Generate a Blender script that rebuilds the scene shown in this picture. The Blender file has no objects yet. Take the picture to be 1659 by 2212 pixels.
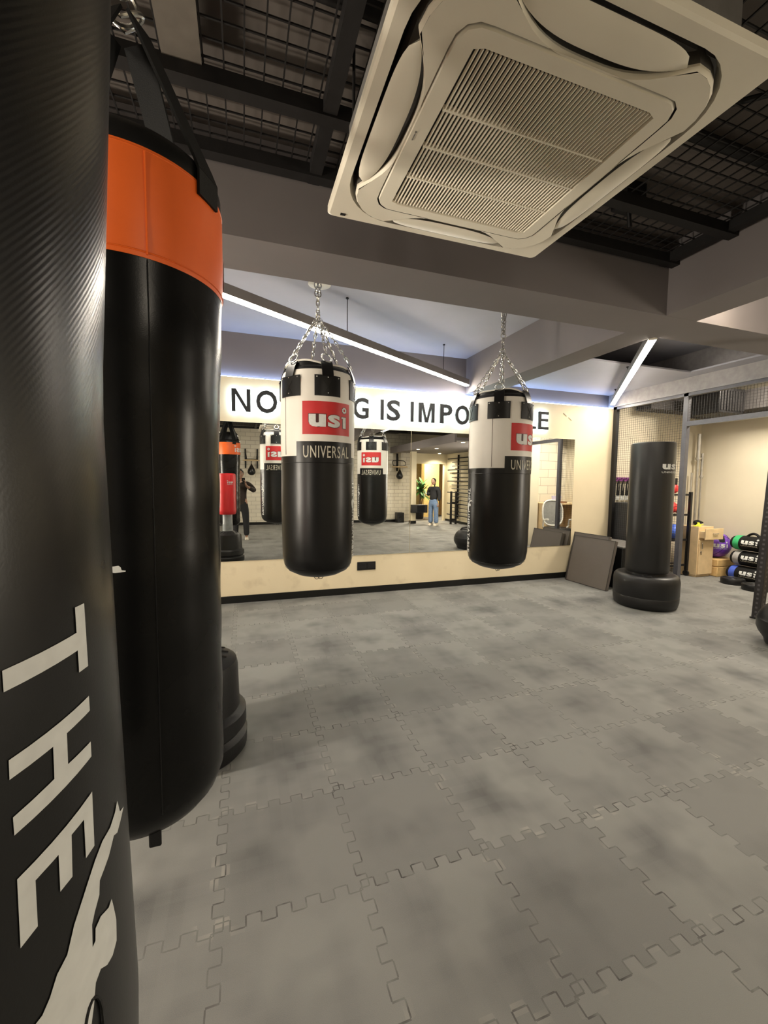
import bpy, bmesh, math, random
from mathutils import Vector, Matrix
PI = math.pi
rnd = random.Random(7)
sc = bpy.context.scene
COL = sc.collection

# ---------------------------------------------------------------- camera
cam_d = bpy.data.cameras.new('camera')
cam = bpy.data.objects.new('camera', cam_d); COL.objects.link(cam); sc.camera = cam
cam_d.sensor_fit = 'VERTICAL'; cam_d.sensor_height = 36.0; cam_d.lens = 902.2/2212*36.0
cam_d.clip_start = 0.02; cam_d.clip_end = 60
_r = Vector((0.9479184, -0.31833768, 0.01057442)); _u = Vector((0.01346602, 0.07322337, 0.99722465)); _f = Vector((0.31822848, 0.9451452, -0.07369652))
M = Matrix((( _r[0], _u[0], -_f[0], 0.0), (_r[1], _u[1], -_f[1], 0.0), (_r[2], _u[2], -_f[2], 1.47), (0, 0, 0, 1)))
cam.matrix_world = M

# ---------------------------------------------------------------- light, exposure
sc.view_settings.view_transform = 'Standard'
try: sc.view_settings.look = 'None'
except Exception: pass
sc.view_settings.gamma = 1.0
sc.view_settings.use_curve_mapping = False
sc.view_settings.exposure = 1.1
sc.cycles.use_denoising = True
sc.cycles.max_bounces = 10; sc.cycles.diffuse_bounces = 6; sc.cycles.glossy_bounces = 5
sc.cycles.sample_clamp_indirect = 6.0
w = bpy.data.worlds.new('world'); sc.world = w; w.use_nodes = True
w.node_tree.nodes['Background'].inputs[0].default_value = (0.9, 0.85, 0.8, 1)
w.node_tree.nodes['Background'].inputs[1].default_value = 0.02

WARM = (1.0, 0.88, 0.70); NEUT = (1.0, 0.90, 0.75); COLD = (0.50, 0.74, 1.0)
P_STRIP = 42.0      # linear pendant diffusers
P_SIGN = 15.0       # backs of the halo letters
P_DOWN = 60.0       # recessed downlights (watts each)
P_ROOM = 55.0       # added panel light of the store room, out of view
P_TUBE = 60.0
P_FILL = 36.0      # added fill lamps on the side walls

def area(name, loc, sx, sy, power, col, rot=(0, 0, 0)):
    d = bpy.data.lights.new(name, 'AREA'); d.shape = 'RECTANGLE'; d.size = sx; d.size_y = sy
    d.energy = power; d.color = col
    o = bpy.data.objects.new(name, d); COL.objects.link(o); o.location = loc; o.rotation_euler = rot
    return o

# ---------------------------------------------------------------- materials
class NT:
    def __init__(s, name):
        s.m = bpy.data.materials.new(name); s.m.use_nodes = True
        s.t = s.m.node_tree; s.n = s.t.nodes; s.l = s.t.links
        s.b = s.n['Principled BSDF']
    def node(s, typ, **kw):
        n = s.n.new(typ)
        for k, v in kw.items(): setattr(n, k, v)
        return n
    def link(s, a, b): s.l.new(a, b)
    def setin(s, sock, v):
        if hasattr(v, 'node'): s.l.new(v, sock)
        else: sock.default_value = v
    def math(s, op, a, b=None, c=None, clamp=False):
        n = s.n.new('ShaderNodeMath'); n.operation = op; n.use_clamp = clamp
        s.setin(n.inputs[0], a)
        if b is not None: s.setin(n.inputs[1], b)
        if c is not None: s.setin(n.inputs[2], c)
        return n.outputs[0]
    def mix(s, f, a, b):
        n = s.n.new('ShaderNodeMix'); n.data_type = 'RGBA'
        s.setin(n.inputs[0], f)
        s.setin(n.inputs[6], a if hasattr(a, 'node') else (*a[:3], 1)); s.setin(n.inputs[7], b if hasattr(b, 'node') else (*b[:3], 1))
        return n.outputs[2]
    def coord(s, kind='Object'):
        return s.n.new('ShaderNodeTexCoord').outputs[kind]
    def noise(s, scale, detail=3.0, rough=0.5, vec=None):
        n = s.n.new('ShaderNodeTexNoise'); n.inputs['Scale'].default_value = scale; n.inputs['Detail'].default_value = detail; n.inputs['Roughness'].default_value = rough
        s.l.new(vec if vec is not None else s.coord(), n.inputs['Vector'])
        return n.outputs[0]
    def ramp(s, v, a, b):
        n = s.n.new('ShaderNodeMapRange'); s.setin(n.inputs[0], v); n.inputs[1].default_value = a; n.inputs[2].default_value = b
        return n.outputs[0]
    def bump(s, h, strength, dist=0.01):
        n = s.n.new('ShaderNodeBump'); n.inputs['Strength'].default_value = strength; n.inputs['Distance'].default_value = dist
        s.l.new(h, n.inputs['Height']); s.l.new(n.outputs[0], s.b.inputs['Normal'])

_mats = {}
def mat(name, col, rough=0.5, metal=0.0, var=0.12, scale=18.0, bump=0.0, bscale=250.0, spec=0.5, coat=0.0, rvar=0.1):
    if name in _mats: return _mats[name]
    s = NT(name)
    f = s.noise(scale, 4.0)
    dark = tuple(c*(1-var) for c in col); light = tuple(min(1, c*(1+var)) for c in col)
    s.link(s.mix(s.ramp(f, 0.3, 0.7), dark, light), s.b.inputs['Base Color'])
    s.link(s.math('ADD', s.math('MULTIPLY', f, rvar), rough-rvar*0.5), s.b.inputs['Roughness'])
    s.b.inputs['Metallic'].default_value = metal
    s.b.inputs['Specular IOR Level'].default_value = spec
    s.b.inputs['Coat Weight'].default_value = coat
    if bump: s.bump(s.noise(bscale, 2.0), bump, 0.002)
    _mats[name] = s.m
    return s.m
def emis(name, col, power):
    s = NT(name)
    s.b.inputs['Base Color'].default_value = (0.8, 0.8, 0.8, 1)
    f = s.noise(3.0)
    s.link(s.mix(f, col, tuple(c*0.97 for c in col)), s.b.inputs['Emission Color'])
    s.b.inputs['Emission Strength'].default_value = power
    return s.m

def floor_mat():
    s = NT('interlocking_rubber')
    T = 0.49988; OX = -0.1019; OY = 1.3654; NP = 5.0; A = 0.038
    co = s.node('ShaderNodeSeparateXYZ'); s.link(s.coord(), co.inputs[0])
    x = s.math('DIVIDE', s.math('SUBTRACT', co.outputs[0], OX), T)
    y = s.math('DIVIDE', s.math('SUBTRACT', co.outputs[1], OY), T)
    def wave(v, ph):
        return s.math('MULTIPLY', s.math('MAXIMUM', s.math('MINIMUM', s.math('MULTIPLY', s.math('SINE', s.math('MULTIPLY_ADD', v, 2*PI*NP, ph)), 5.0), 1.0), -1.0), A)
    def fr(v): return s.math('ABSOLUTE', s.math('SUBTRACT', s.math('FRACT', s.math('ADD', v, 0.5)), 0.5))
    def seam(u, v, ph):
        us = s.math('SUBTRACT', u, wave(v, ph))
        l1 = s.math('LESS_THAN', fr(us), 0.0052)
        sw = s.math('DIVIDE', fr(s.math('MULTIPLY_ADD', v, 2*NP, ph/PI)), 2*NP)
        l2 = s.math('MULTIPLY', s.math('LESS_THAN', sw, 0.0055), s.math('LESS_THAN', fr(u), A))
        return s.math('MAXIMUM', l1, l2), us
    sx, ux = seam(x, y, 0.6); sy, uy = seam(y, x, 0.6)
    sm = s.math('MAXIMUM', sx, sy)
    ix = s.math('FLOOR', ux); iy = s.math('FLOOR', uy)
    cmb = s.node('ShaderNodeCombineXYZ'); s.link(ix, cmb.inputs[0]); s.link(iy, cmb.inputs[1])
    wn = s.node('ShaderNodeTexWhiteNoise'); wn.noise_dimensions = '2D'; s.link(cmb.outputs[0], wn.inputs['Vector'])
    tile = wn.outputs['Value']
    # tile centres carry a darker cloudy blotch, paler edges along the seams
    cx = s.math('SUBTRACT', 1.0, s.math('MULTIPLY', fr(s.math('ADD', ux, 0.5)), 1.8)); cy = s.math('SUBTRACT', 1.0, s.math('MULTIPLY', fr(s.math('ADD', uy, 0.5)), 1.8))
    off = s.node('ShaderNodeVectorMath', operation='MULTIPLY_ADD'); s.link(wn.outputs['Color'], off.inputs[0]); off.inputs[1].default_value = (9, 9, 9); s.link(s.coord(), off.inputs[2])
    cloud = s.noise(2.1, 3.0, 0.55, off.outputs[0])
    cen = s.math('MULTIPLY', s.math('MULTIPLY', cx, cy), 1.4, clamp=True)
    blot = s.math('MULTIPLY', s.ramp(cloud, 0.40, 0.62), s.math('MULTIPLY_ADD', cen, 0.75, 0.25))
    c0 = s.mix(blot, (0.205, 0.207, 0.198), (0.062, 0.064, 0.066))
    c1 = s.mix(s.math('MULTIPLY', s.math('POWER', tile, 1.6), 0.45), c0, (0.084, 0.085, 0.084))
    speck = s.noise(650.0, 1.0)
    c2 = s.mix(s.math('MULTIPLY', s.ramp(speck, 0.35, 0.75), 0.30), c1, (0.30, 0.285, 0.25))
    vis = s.math('MULTIPLY', s.ramp(s.noise(2.3, 2.0), 0.36, 0.62), s.ramp(s.noise(21.0, 1.0), 0.38, 0.62))
    c3 = s.mix(s.math('MULTIPLY', sm, s.math('MULTIPLY_ADD', vis, 0.66, 0.26)), c2, (0.030, 0.028, 0.025))
    pale_rim = s.math('MULTIPLY', s.math('LESS_THAN', fr(ux), 0.03), s.ramp(s.noise(4.3, 2.0), 0.55, 0.72))  # random pale strips along the tile edges
    pale_rim2 = s.math('MULTIPLY', s.math('LESS_THAN', fr(uy), 0.03), s.ramp(s.noise(4.9, 2.0), 0.55, 0.72))
    c4 = s.mix(s.math('MULTIPLY', s.math('MULTIPLY', s.math('MAXIMUM', pale_rim, pale_rim2), s.math('SUBTRACT', 1.0, sm)), 0.45), c3, (0.34, 0.325, 0.285))
    s.link(c4, s.b.inputs['Base Color'])
    s.b.inputs['Roughness'].default_value = 0.62; s.b.inputs['Specular IOR Level'].default_value = 0.35
    h = s.math('SUBTRACT', s.math('MULTIPLY', speck, 0.25), sm)
    s.bump(h, 0.5, 0.003)
    return s.m

def brick_mat(name, sx=0.30, sz=0.13):
    s = NT(name)
    co = s.node('ShaderNodeSeparateXYZ'); s.link(s.coord(), co.inputs[0])
    cmb = s.node('ShaderNodeCombineXYZ'); s.link(s.math('ADD', co.outputs[0], co.outputs[1]), cmb.inputs[0]); s.link(co.outputs[2], cmb.inputs[1])
    b = s.node('ShaderNodeTexBrick'); s.link(cmb.outputs[0], b.inputs['Vector'])
    b.inputs['Scale'].default_value = 1.0; b.inputs['Brick Width'].default_value = sx; b.inputs['Row Height'].default_value = sz
    b.inputs['Mortar Size'].default_value = 0.006; b.inputs['Color1'].default_value = (0.66, 0.61, 0.50, 1); b.inputs['Color2'].default_value = (0.60, 0.555, 0.455, 1); b.inputs['Mortar'].default_value = (0.36, 0.33, 0.27, 1)
    s.link(b.outputs['Color'], s.b.inputs['Base Color']); s.b.inputs['Roughness'].default_value = 0.6
    s.bump(s.math('ADD', s.math('SUBTRACT', 1.0, b.outputs['Fac']), s.math('MULTIPLY', s.noise(60), 0.3)), 0.5, 0.006)
    return s.m

def panel_mat():
    # cream board with a few old stains and board joints low down
    s = NT('cream_board')
    v = s.noise(1.6, 5.0)
    st = s.math('MULTIPLY', s.ramp(s.noise(5.5, 4.0), 0.60, 0.78), 0.35)
    base = s.mix(s.ramp(v, 0.3, 0.7), (0.70, 0.60, 0.41), (0.76, 0.66, 0.46))
    co = s.node('ShaderNodeSeparateXYZ'); s.link(s.coord(), co.inputs[0])
    low = s.math('LESS_THAN', co.outputs[2], 0.5)
    c = s.mix(s.math('MULTIPLY', st, low), base, (0.42, 0.33, 0.20))
    s.link(c, s.b.inputs['Base Color']); s.b.inputs['Roughness'].default_value = 0.55
    return s.m

def carbon_mat():
    s = NT('ribbed_black_vinyl')
    co = s.node('ShaderNodeSeparateXYZ'); s.link(s.coord(), co.inputs[0])
    ang = s.math('ARCTAN2', co.outputs[0], s.math('MULTIPLY', co.outputs[1], -1.0))
    k = s.math('ADD', s.math('MULTIPLY', ang, -0.24), s.math('MULTIPLY', co.outputs[2], 1.0))
    wv = s.math('SINE', s.math('MULTIPLY', k, 2*PI/0.0055))
    amp = s.ramp(co.outputs[2], 1.36, 1.56)   # embossed ribs on the upper skin only
    f = s.noise(7.0, 3.0)
    s.link(s.mix(f, (0.0042, 0.0042, 0.0042), (0.0065, 0.0063, 0.0062)), s.b.inputs['Base Color'])
    s.link(s.math('MULTIPLY_ADD', f, 0.12, 0.24), s.b.inputs['Roughness'])
    s.b.inputs['Specular IOR Level'].default_value = 0.42
    s.bump(s.math('ADD', s.math('MULTIPLY', s.math('MULTIPLY', wv, amp), 0.6), s.math('MULTIPLY', s.noise(600, 2.0), 0.8)), 0.06, 0.0012)
    return s.m

def vinyl_mat(name, col, rough=0.38, wr=0.25, spec=0.45):
    if name in _mats: return _mats[name]
    s = NT(name)
    f = s.noise(6.0, 3.0)
    s.link(s.mix(f, tuple(c*0.88 for c in col), tuple(c*1.1 for c in col)), s.b.inputs['Base Color'])
    s.link(s.math('MULTIPLY_ADD', f, 0.14, rough-0.07), s.b.inputs['Roughness'])
    s.b.inputs['Specular IOR Level'].default_value = spec
    s.bump(s.math('ADD', s.math('MULTIPLY', s.noise(420.0, 2.0), 0.10), s.math('MULTIPLY', s.noise(4.0, 1.0), 3.0)), wr, 0.006)
    _mats[name] = s.m
    return s.m

M_FLOOR = floor_mat()
M_PANEL = panel_mat()
M_BRICK = brick_mat('white_brick_wall')
M_BRICK2 = brick_mat('white_block_wall', 0.44, 0.2)
M_CEIL = mat('pale_ceiling_paint', (0.40, 0.40, 0.45), 0.8, var=0.05, scale=2.0)
M_SLAB = mat('dark_ceiling_slab', (0.115, 0.096, 0.084), 0.85, var=0.18, scale=1.3, bump=0.3, bscale=30)  # darker, browner tone than the ceiling beyond the beam
M_BEAM = mat('grey_beam_paint', (0.165, 0.147, 0.146), 0.75, var=0.06, scale=2.2)
M_BEAM2 = mat('dark_grey_paint', (0.20, 0.185, 0.18), 0.75, var=0.06, scale=2.2)
M_BLACK = mat('black_powder_coat', (0.008, 0.0075, 0.0078), 0.45, var=0.2, bump=0.1, spec=0.35)
M_STEEL = mat('dark_steel_bar', (0.012, 0.011, 0.011), 0.55, var=0.2, spec=0.3)
M_GREYSTEEL = mat('grey_painted_steel', (0.085, 0.085, 0.10), 0.35, var=0.1)
M_SKIRT = mat('black_skirting', (0.007, 0.007, 0.0066), 0.4, spec=0.3)
M_CHROME = mat('bright_chain_steel', (0.62, 0.61, 0.58), 0.25, 1.0, var=0.1)
M_BARST = mat('barbell_steel', (0.46, 0.445, 0.41), 0.35, 0.9, var=0.1)
M_WHITE = vinyl_mat('white_vinyl', (0.71, 0.675, 0.61), 0.42, 0.12)
M_BLKV = vinyl_mat('black_vinyl', (0.0050, 0.0050, 0.0051), 0.34, 0.12, 0.32)
M_BLKL = vinyl_mat('black_leather', (0.0065, 0.0065, 0.0066), 0.32, 0.2, 0.36)
M_ORANGE = vinyl_mat('orange_vinyl', (0.78, 0.125, 0.012), 0.45, 0.12)
M_CARBON = carbon_mat()
M_RED = mat('logo_red', (0.50, 0.018, 0.02), 0.4, var=0.05)
M_REDPAD = vinyl_mat('red_vinyl_pad', (0.62, 0.02, 0.025), 0.4, 0.1)
M_INK = mat('white_print', (0.62, 0.63, 0.61), 0.55, var=0.06, scale=60)
M_INK2 = mat('silver_print', (0.50, 0.47, 0.38), 0.45, var=0.06)
M_DINK = mat('dark_outline_print', (0.05, 0.01, 0.01), 0.5)
M_PLAST = mat('black_moulded_plastic', (0.0085, 0.0085, 0.009), 0.42, var=0.1, bump=0.25, bscale=180, spec=0.4)
M_NYLON = mat('black_nylon_webbing', (0.006, 0.006, 0.006), 0.7, bump=0.3, bscale=500, spec=0.25)
M_AC = mat('ivory_plastic', (0.80, 0.745, 0.62), 0.45, var=0.03, scale=4)
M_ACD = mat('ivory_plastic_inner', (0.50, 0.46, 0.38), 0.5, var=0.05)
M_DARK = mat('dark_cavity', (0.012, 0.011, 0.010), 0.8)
M_MAT = vinyl_mat('brown_grey_vinyl', (0.115, 0.098, 0.086), 0.5, 0.15)
M_MATD = vinyl_mat('dark_edge_vinyl', (0.045, 0.04, 0.036), 0.5, 0.15)
M_WALLB = mat('beige_wall_paint', (0.60, 0.545, 0.425), 0.65, var=0.05, scale=1.5)
M_CREAMW = mat('cream_wall_paint', (0.70, 0.62, 0.44), 0.65, var=0.05, scale=1.5)
M_WOOD = mat('pale_laminate_wood', (0.62, 0.46, 0.26), 0.5, var=0.10, scale=9)
M_PINE = mat('pine_block', (0.60, 0.40, 0.17), 0.55, var=0.15, scale=12)
M_LETTER = mat('dark_letter_face', (0.008, 0.009, 0.011), 0.5, spec=0.3)
M_SIGNBK = emis('letter_back_light', COLD, P_SIGN)
M_LED = emis('led_diffuser', NEUT, P_STRIP)
M_TUBE = emis('tube_diffuser', WARM, P_TUBE)
M_LAMP = emis('downlight_lens', WARM, 12.0)

def mirror_mat():
    s = NT('silvered_glass')
    f = s.noise(0.8)
    s.link(s.mix(f, (0.88, 0.90, 0.88), (0.90, 0.915, 0.90)), s.b.inputs['Base Color'])
    s.b.inputs['Metallic'].default_value = 1.0; s.b.inputs['Roughness'].default_value = 0.0
    return s.m
M_MIRROR = mirror_mat()

# ---------------------------------------------------------------- mesh building
def frame(d):
    d = d.normalized(); a = Vector((0, 0, 1)) if abs(d.z) < 0.9 else Vector((1, 0, 0))
    x = d.cross(a).normalized(); return x, d.cross(x).normalized(), d
class MB:
    def __init__(s): s.v = []; s.f = []; s.mi = []; s.ms = []
    def m(s, mt):
        if mt not in s.ms: s.ms.append(mt)
        return s.ms.index(mt)
    def add(s, vs, fs, mt, T=None):
        b = len(s.v); i = s.m(mt)
        s.v += [tuple(T @ Vector(q)) if T is not None else tuple(q) for q in vs]
        s.f += [tuple(b+k for k in f) for f in fs]; s.mi += [i]*len(fs)
        return s
    def box(s, x0, x1, y0, y1, z0, z1, mt, T=None):
        v = [(x, y, z) for x in (x0, x1) for y in (y0, y1) for z in (z0, z1)]
        return s.add(v, [(0, 1, 3, 2), (4, 6, 7, 5), (0, 4, 5, 1), (2, 3, 7, 6), (0, 2, 6, 4), (1, 5, 7, 3)], mt, T)
    def bar(s, p, q, wx, wy, mt, up=None):
        p = Vector(p); q = Vector(q); d = (q-p).normalized()
        if up is None: x, y, _ = frame(d)
        else: x = d.cross(Vector(up)).normalized(); y = x.cross(d).normalized()
        v = [c+x*a*wx/2+y*b*wy/2 for c in (p, q) for a, b in ((-1, -1), (1, -1), (1, 1), (-1, 1))]
        return s.add(v, [(3, 2, 1, 0), (4, 5, 6, 7)]+[(i, (i+1) % 4, 4+(i+1) % 4, 4+i) for i in range(4)], mt)
    def tube(s, pts, r, mt, n=8, closed=False, caps=True):
        pts = [Vector(p) for p in pts]; k = len(pts); v = []; f = []
        rr = r if isinstance(r, (list, tuple)) else [r]*k
        x = None
        for i, p in enumerate(pts):
            if closed: d = pts[(i+1) % k]-pts[i-1]
            else: d = pts[min(i+1, k-1)]-pts[max(i-1, 0)]
            d.normalize()
            if x is None: x, y, _ = frame(d)
            else:
                x = (x-d*x.dot(d)).normalized(); y = d.cross(x)
            v += [p+(x*math.cos(2*PI*j/n)+y*math.sin(2*PI*j/n))*rr[i] for j in range(n)]
        for i in range(k if closed else k-1):
            a, b = i*n, ((i+1) % k)*n
            f += [(a+j, a+(j+1) % n, b+(j+1) % n, b+j) for j in range(n)]
        if caps and not closed: f += [tuple(range(n-1, -1, -1)), tuple((k-1)*n+j for j in range(n))]
        return s.add(v, f, mt)
    def lathe(s, prof, mts, n=48, c=(0, 0), T=None, sx=1.0, sy=1.0):
        # prof: list of (r, z); mts: one material or list per segment
        v = []; k = len(prof)
        for r, z in prof: v += [(c[0]+r*sx*math.cos(2*PI*j/n), c[1]+r*sy*math.sin(2*PI*j/n), z) for j in range(n)]
        for i in range(k-1):
            mt = mts[i] if isinstance(mts, list) else mts
            f = [(i*n+j, i*n+(j+1) % n, (i+1)*n+(j+1) % n, (i+1)*n+j) for j in range(n)]
            if i == 0: base = len(s.v); s.add(v, f, mt, T)
            else:
                mi = s.m(mt); s.f += [tuple(base+q for q in g) for g in f]; s.mi += [mi]*len(f)
        mt0 = mts[0] if isinstance(mts, list) else mts; mt1 = mts[-1] if isinstance(mts, list) else mts
        if prof[0][0] > 1e-6: s.f.append(tuple(base+j for j in range(n-1, -1, -1))); s.mi.append(s.m(mt0))
        if prof[-1][0] > 1e-6: s.f.append(tuple(base+(k-1)*n+j for j in range(n))); s.mi.append(s.m(mt1))
        return s
    def sphere(s, c, r, mt, n=20, k=12, T=None, sq=(1, 1, 1)):
        pr = [(r*math.sin(PI*i/k) if 0 < i < k else 1e-7, -r*math.cos(PI*i/k)) for i in range(k+1)]
        TT = Matrix.Translation(c) @ (T or Matrix.Identity(4)) @ Matrix.Diagonal((*sq, 1))
        return s.lathe(pr, mt, n, T=TT)
    def prism(s, poly, d, mt, T=None, f=None):
        # polygon in x,z extruded along y from 0 to d
        n = len(poly)
        v = [(x, 0, z) for x, z in poly]+[(x, d, z) for x, z in poly]
        fs = [tuple(range(n)), tuple(range(2*n-1, n-1, -1))]+[(i, i+n, (i+1) % n+n, (i+1) % n) for i in range(n)]
        return s.add(v, fs, mt, T)
    def mesh(s, name):
        me = bpy.data.meshes.new(name); me.from_pydata(s.v, [], s.f)
        for mt in s.ms: me.materials.append(mt)
        for p, i in zip(me.polygons, s.mi): p.material_index = i; p.use_smooth = True
        bm = bmesh.new(); bm.from_mesh(me); bmesh.ops.recalc_face_normals(bm, faces=bm.faces); bm.to_mesh(me); bm.free()
        me.update()
        me.set_sharp_from_angle(angle=math.radians(38))
        return me
    def build(s, name, parent=None, bev=0.0, seg=2):
        o = bpy.data.objects.new(name, s.mesh(name)); COL.objects.link(o)
        if parent is not None: o.parent = parent
        if bev:
            b = o.modifiers.new('bevel', 'BEVEL'); b.width = bev; b.segments = seg; b.limit_method = 'ANGLE'; b.angle_limit = math.radians(40)
        return o
def tag(o, label, cat, group=None, kind=None):
    o['label'] = label; o['category'] = cat
    if group: o['group'] = group
    if kind: o['kind'] = kind
    return o
def thing(name, label, cat, loc=(0, 0, 0), rz=0.0, group=None):
    o = bpy.data.objects.new(name, None); COL.objects.link(o); o.location = loc; o.rotation_euler = (0, 0, rz)
    o.empty_display_size = 0.1
    return tag(o, label, cat, group)
def struct(o): o['kind'] = 'structure'; return o
def copy_tree(o, parent=None, loc=None, rz=None, label=None, group=None):
    c = o.copy(); COL.objects.link(c); c.parent = parent
    for ch in [x for x in sc.objects if x.parent == o]: copy_tree(ch, c)
    if loc is not None: c.location = loc
    if rz is not None: c.rotation_euler = (0, 0, rz)
    if label: c['label'] = label
    if group: c['group'] = group
    return c

def glyphs(txt, offset=0.0, spacing=1.0):
    cu = bpy.data.curves.new('t', 'FONT'); cu.body = txt; cu.size = 1.0; cu.offset = offset; cu.space_character = spacing; cu.resolution_u = 3
    ob = bpy.data.objects.new('t', cu); COL.objects.link(ob)
    dg = bpy.context.evaluated_depsgraph_get(); me = ob.evaluated_get(dg).to_mesh()
    v = [(q.co.x, q.co.y) for q in me.vertices]; f = [tuple(p.vertices) for p in me.polygons]
    ob.evaluated_get(dg).to_mesh_clear(); bpy.data.objects.remove(ob); bpy.data.curves.remove(cu)
    return v, f
def fit(v, x0, x1, y0, y1):
    a = min(p[0] for p in v); b = max(p[0] for p in v); c = min(p[1] for p in v); d = max(p[1] for p in v)
    return [(x0+(p[0]-a)/(b-a)*(x1-x0), y0+(p[1]-c)/(d-c)*(y1-y0)) for p in v]
def slices(v, f, step, axis=0):
    # cut a flat mesh into narrow strips so that it can be wrapped on a cylinder
    bm = bmesh.new(); vs = [bm.verts.new((x, y, 0)) for x, y in v]
    for q in f:
        try: bm.faces.new([vs[i] for i in q])
        except ValueError: pass
    lo = min(p[axis] for p in v); hi = max(p[axis] for p in v); t = lo+step
    no = Vector((1, 0, 0)) if axis == 0 else Vector((0, 1, 0))
    while t < hi:
        bmesh.ops.bisect_plane(bm, geom=bm.verts[:]+bm.edges[:]+bm.faces[:], plane_co=no*t, plane_no=no); t += step
    bmesh.ops.triangulate(bm, faces=[g for g in bm.faces if len(g.verts) > 4])
    bm.verts.index_update()
    rv = [(q.co.x, q.co.y) for q in bm.verts]; rf = [tuple(q.index for q in g.verts) for g in bm.faces]; bm.free()
    return rv, rf
def poly_fill(pts):
    bm = bmesh.new(); vs = [bm.verts.new((x, y, 0)) for x, y in pts]; es = [bm.edges.new((vs[i], vs[(i+1) % len(vs)])) for i in range(len(vs))]
    bmesh.ops.triangle_fill(bm, use_beauty=True, edges=es); bm.verts.index_update()
    rv = [(q.co.x, q.co.y) for q in bm.verts]; rf = [tuple(q.index for q in g.verts) for g in bm.faces]; bm.free()
    return rv, rf
def rect(x0, x1, y0, y1): return [(x0, y0), (x1, y0), (x1, y1), (x0, y1)], [(0, 1, 2, 3)]
def wrap(mb, vf, rad, phi0, mt, eps=0.0015, step=0.02, ar=None):
    # flat (s, z) -> cylinder; phi measured from -Y towards +X
    v, f = slices(vf[0], vf[1], step)
    out = []
    for sx, z in v:
        r = rad(z) if callable(rad) else rad
        a = phi0+sx/(ar or r)
        out.append(((r+eps)*math.sin(a), -(r+eps)*math.cos(a), z))
    mb.add(out, f, mt)
def rot_text(txt, x0, x1, z0, z1, offset=0.0, spacing=1.0):
    # text reading downwards: glyph tops point to +s
    v, f = glyphs(txt, offset, spacing); v = fit(v, z0, z1, x0, x1)
    return [(y, z0+z1-x) for x, y in v], f
KICK = [(89.1, 1.125), (90.6, 1.111), (94.2, 1.106), (90.5, 1.103), (87.8, 1.1), (85.6, 1.104), (82.4, 1.096), (78.2, 1.09), (77.7, 1.08), (75.8, 1.073), (74.7, 1.067), (74.4, 1.05), (75.4, 1.051), (75.7, 1.06), (77.7, 1.062), (80.9, 1.057), (82.4, 1.059), (83.1, 1.049), (83.9, 1.035), (83.4, 1.018), (81.2, 1.014), (78.8, 1.016), (76.5, 1.023), (74.6, 1.02), (73.6, 1.006), (72.6, 0.996), (71.5, 0.975), (74.0, 0.955), (72.0, 0.925), (67.0, 0.93), (62.5, 0.95), (60.0, 0.99), (59.6, 1.03), (61.0, 1.054), (62.2, 1.054), (63.8, 1.059), (65.5, 1.068), (67.9, 1.072), (70.0, 1.086), (73.7, 1.1), (76.9, 1.11), (80.2, 1.116), (84.1, 1.116), (87.2, 1.12)]

# ================================================================ SETTING
mb = MB().add([(-3.2, -8.0, 0), (9.2, -8.0, 0), (9.2, 5.6, 0), (-3.2, 5.6, 0), (-3.2, -8.0, -0.1), (9.2, -8.0, -0.1), (9.2, 5.6, -0.1), (-3.2, 5.6, -0.1)], [(0, 1, 2, 3), (7, 6, 5, 4), (0, 4, 5, 1), (1, 5, 6, 2), (2, 6, 7, 3), (3, 7, 4, 0)], M_FLOOR)
struct(mb.build('floor'))
YM = 5.205
# mirror wall: cream boards from skirting to the lit top ledge, grey painted wall above
struct(MB().box(-2.3, 5.57, YM, YM+0.12, 0.0, 2.65, M_PANEL).build('wall_front'))
struct(MB().box(-2.3, 5.75, YM+0.06, YM+0.2, 2.65, 3.27, M_BEAM).build('wall_front_upper'))
struct(MB().box(-2.3, 5.54, YM-0.014, YM, 0.0, 0.085, M_SKIRT).build('baseboard_front'))
struct(MB().box(-2.4, -2.3, -3.98, 5.4, 0.0, 3.27, M_WALLB).build('wall_left'))
# ceilings
struct(MB().box(-2.4, 5.75, 2.60, 5.4, 3.17, 3.27, M_CEIL).build('ceiling'))
struct(MB().box(-2.4, 7.4, -3.98, 2.60, 3.19, 3.29, M_SLAB).build('ceiling_rear'))
struct(MB().box(3.25, 5.75, 3.83, YM+0.06, 2.86, 2.878, M_CEIL).box(5.3, 5.75, 2.68, 3.83, 2.86, 2.878, M_CEIL).build('ceiling_soffit'))
# beams
struct(MB().box(-2.35, 5.75, 2.32, 2.68, 2.69, 3.18, M_BEAM).build('trim_1'))
struct(MB().box(2.95, 3.26, 2.68, YM+0.05, 2.691, 3.18, M_BEAM).build('trim_2'))
struct(MB().box(2.93, 3.24, -3.8, 2.32, 2.691, 3.20, M_BEAM).build('trim_3'))
struct(MB().box(5.52, 5.76, 1.2, YM+0.06, 2.665, 3.18, mat('pale_grey_fascia', (0.34, 0.325, 0.33), 0.75)).build('trim_4'))
# store room behind the mesh partition
struct(MB().box(5.57, 7.75, YM+0.03, YM+0.15, 0.0, 3.2, M_WALLB).build('wall_store_front'))
struct(MB().box(7.6, 7.75, 1.2, YM+0.03, 0.0, 3.2, M_WALLB).build('wall_store_right'))
struct(MB().box(5.76, 7.75, 1.83, 1.95, 0.0, 3.2, M_BRICK2).build('wall_store_rear'))
struct(MB().box(5.76, 7.75, 1.2, YM+0.05, 3.1, 3.2, M_WALLB).build('ceiling_store'))
struct(MB().box(6.36, 6.60, 1.96, 2.20, 0.0, 3.1, M_WALLB).build('pillar_store'))
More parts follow.
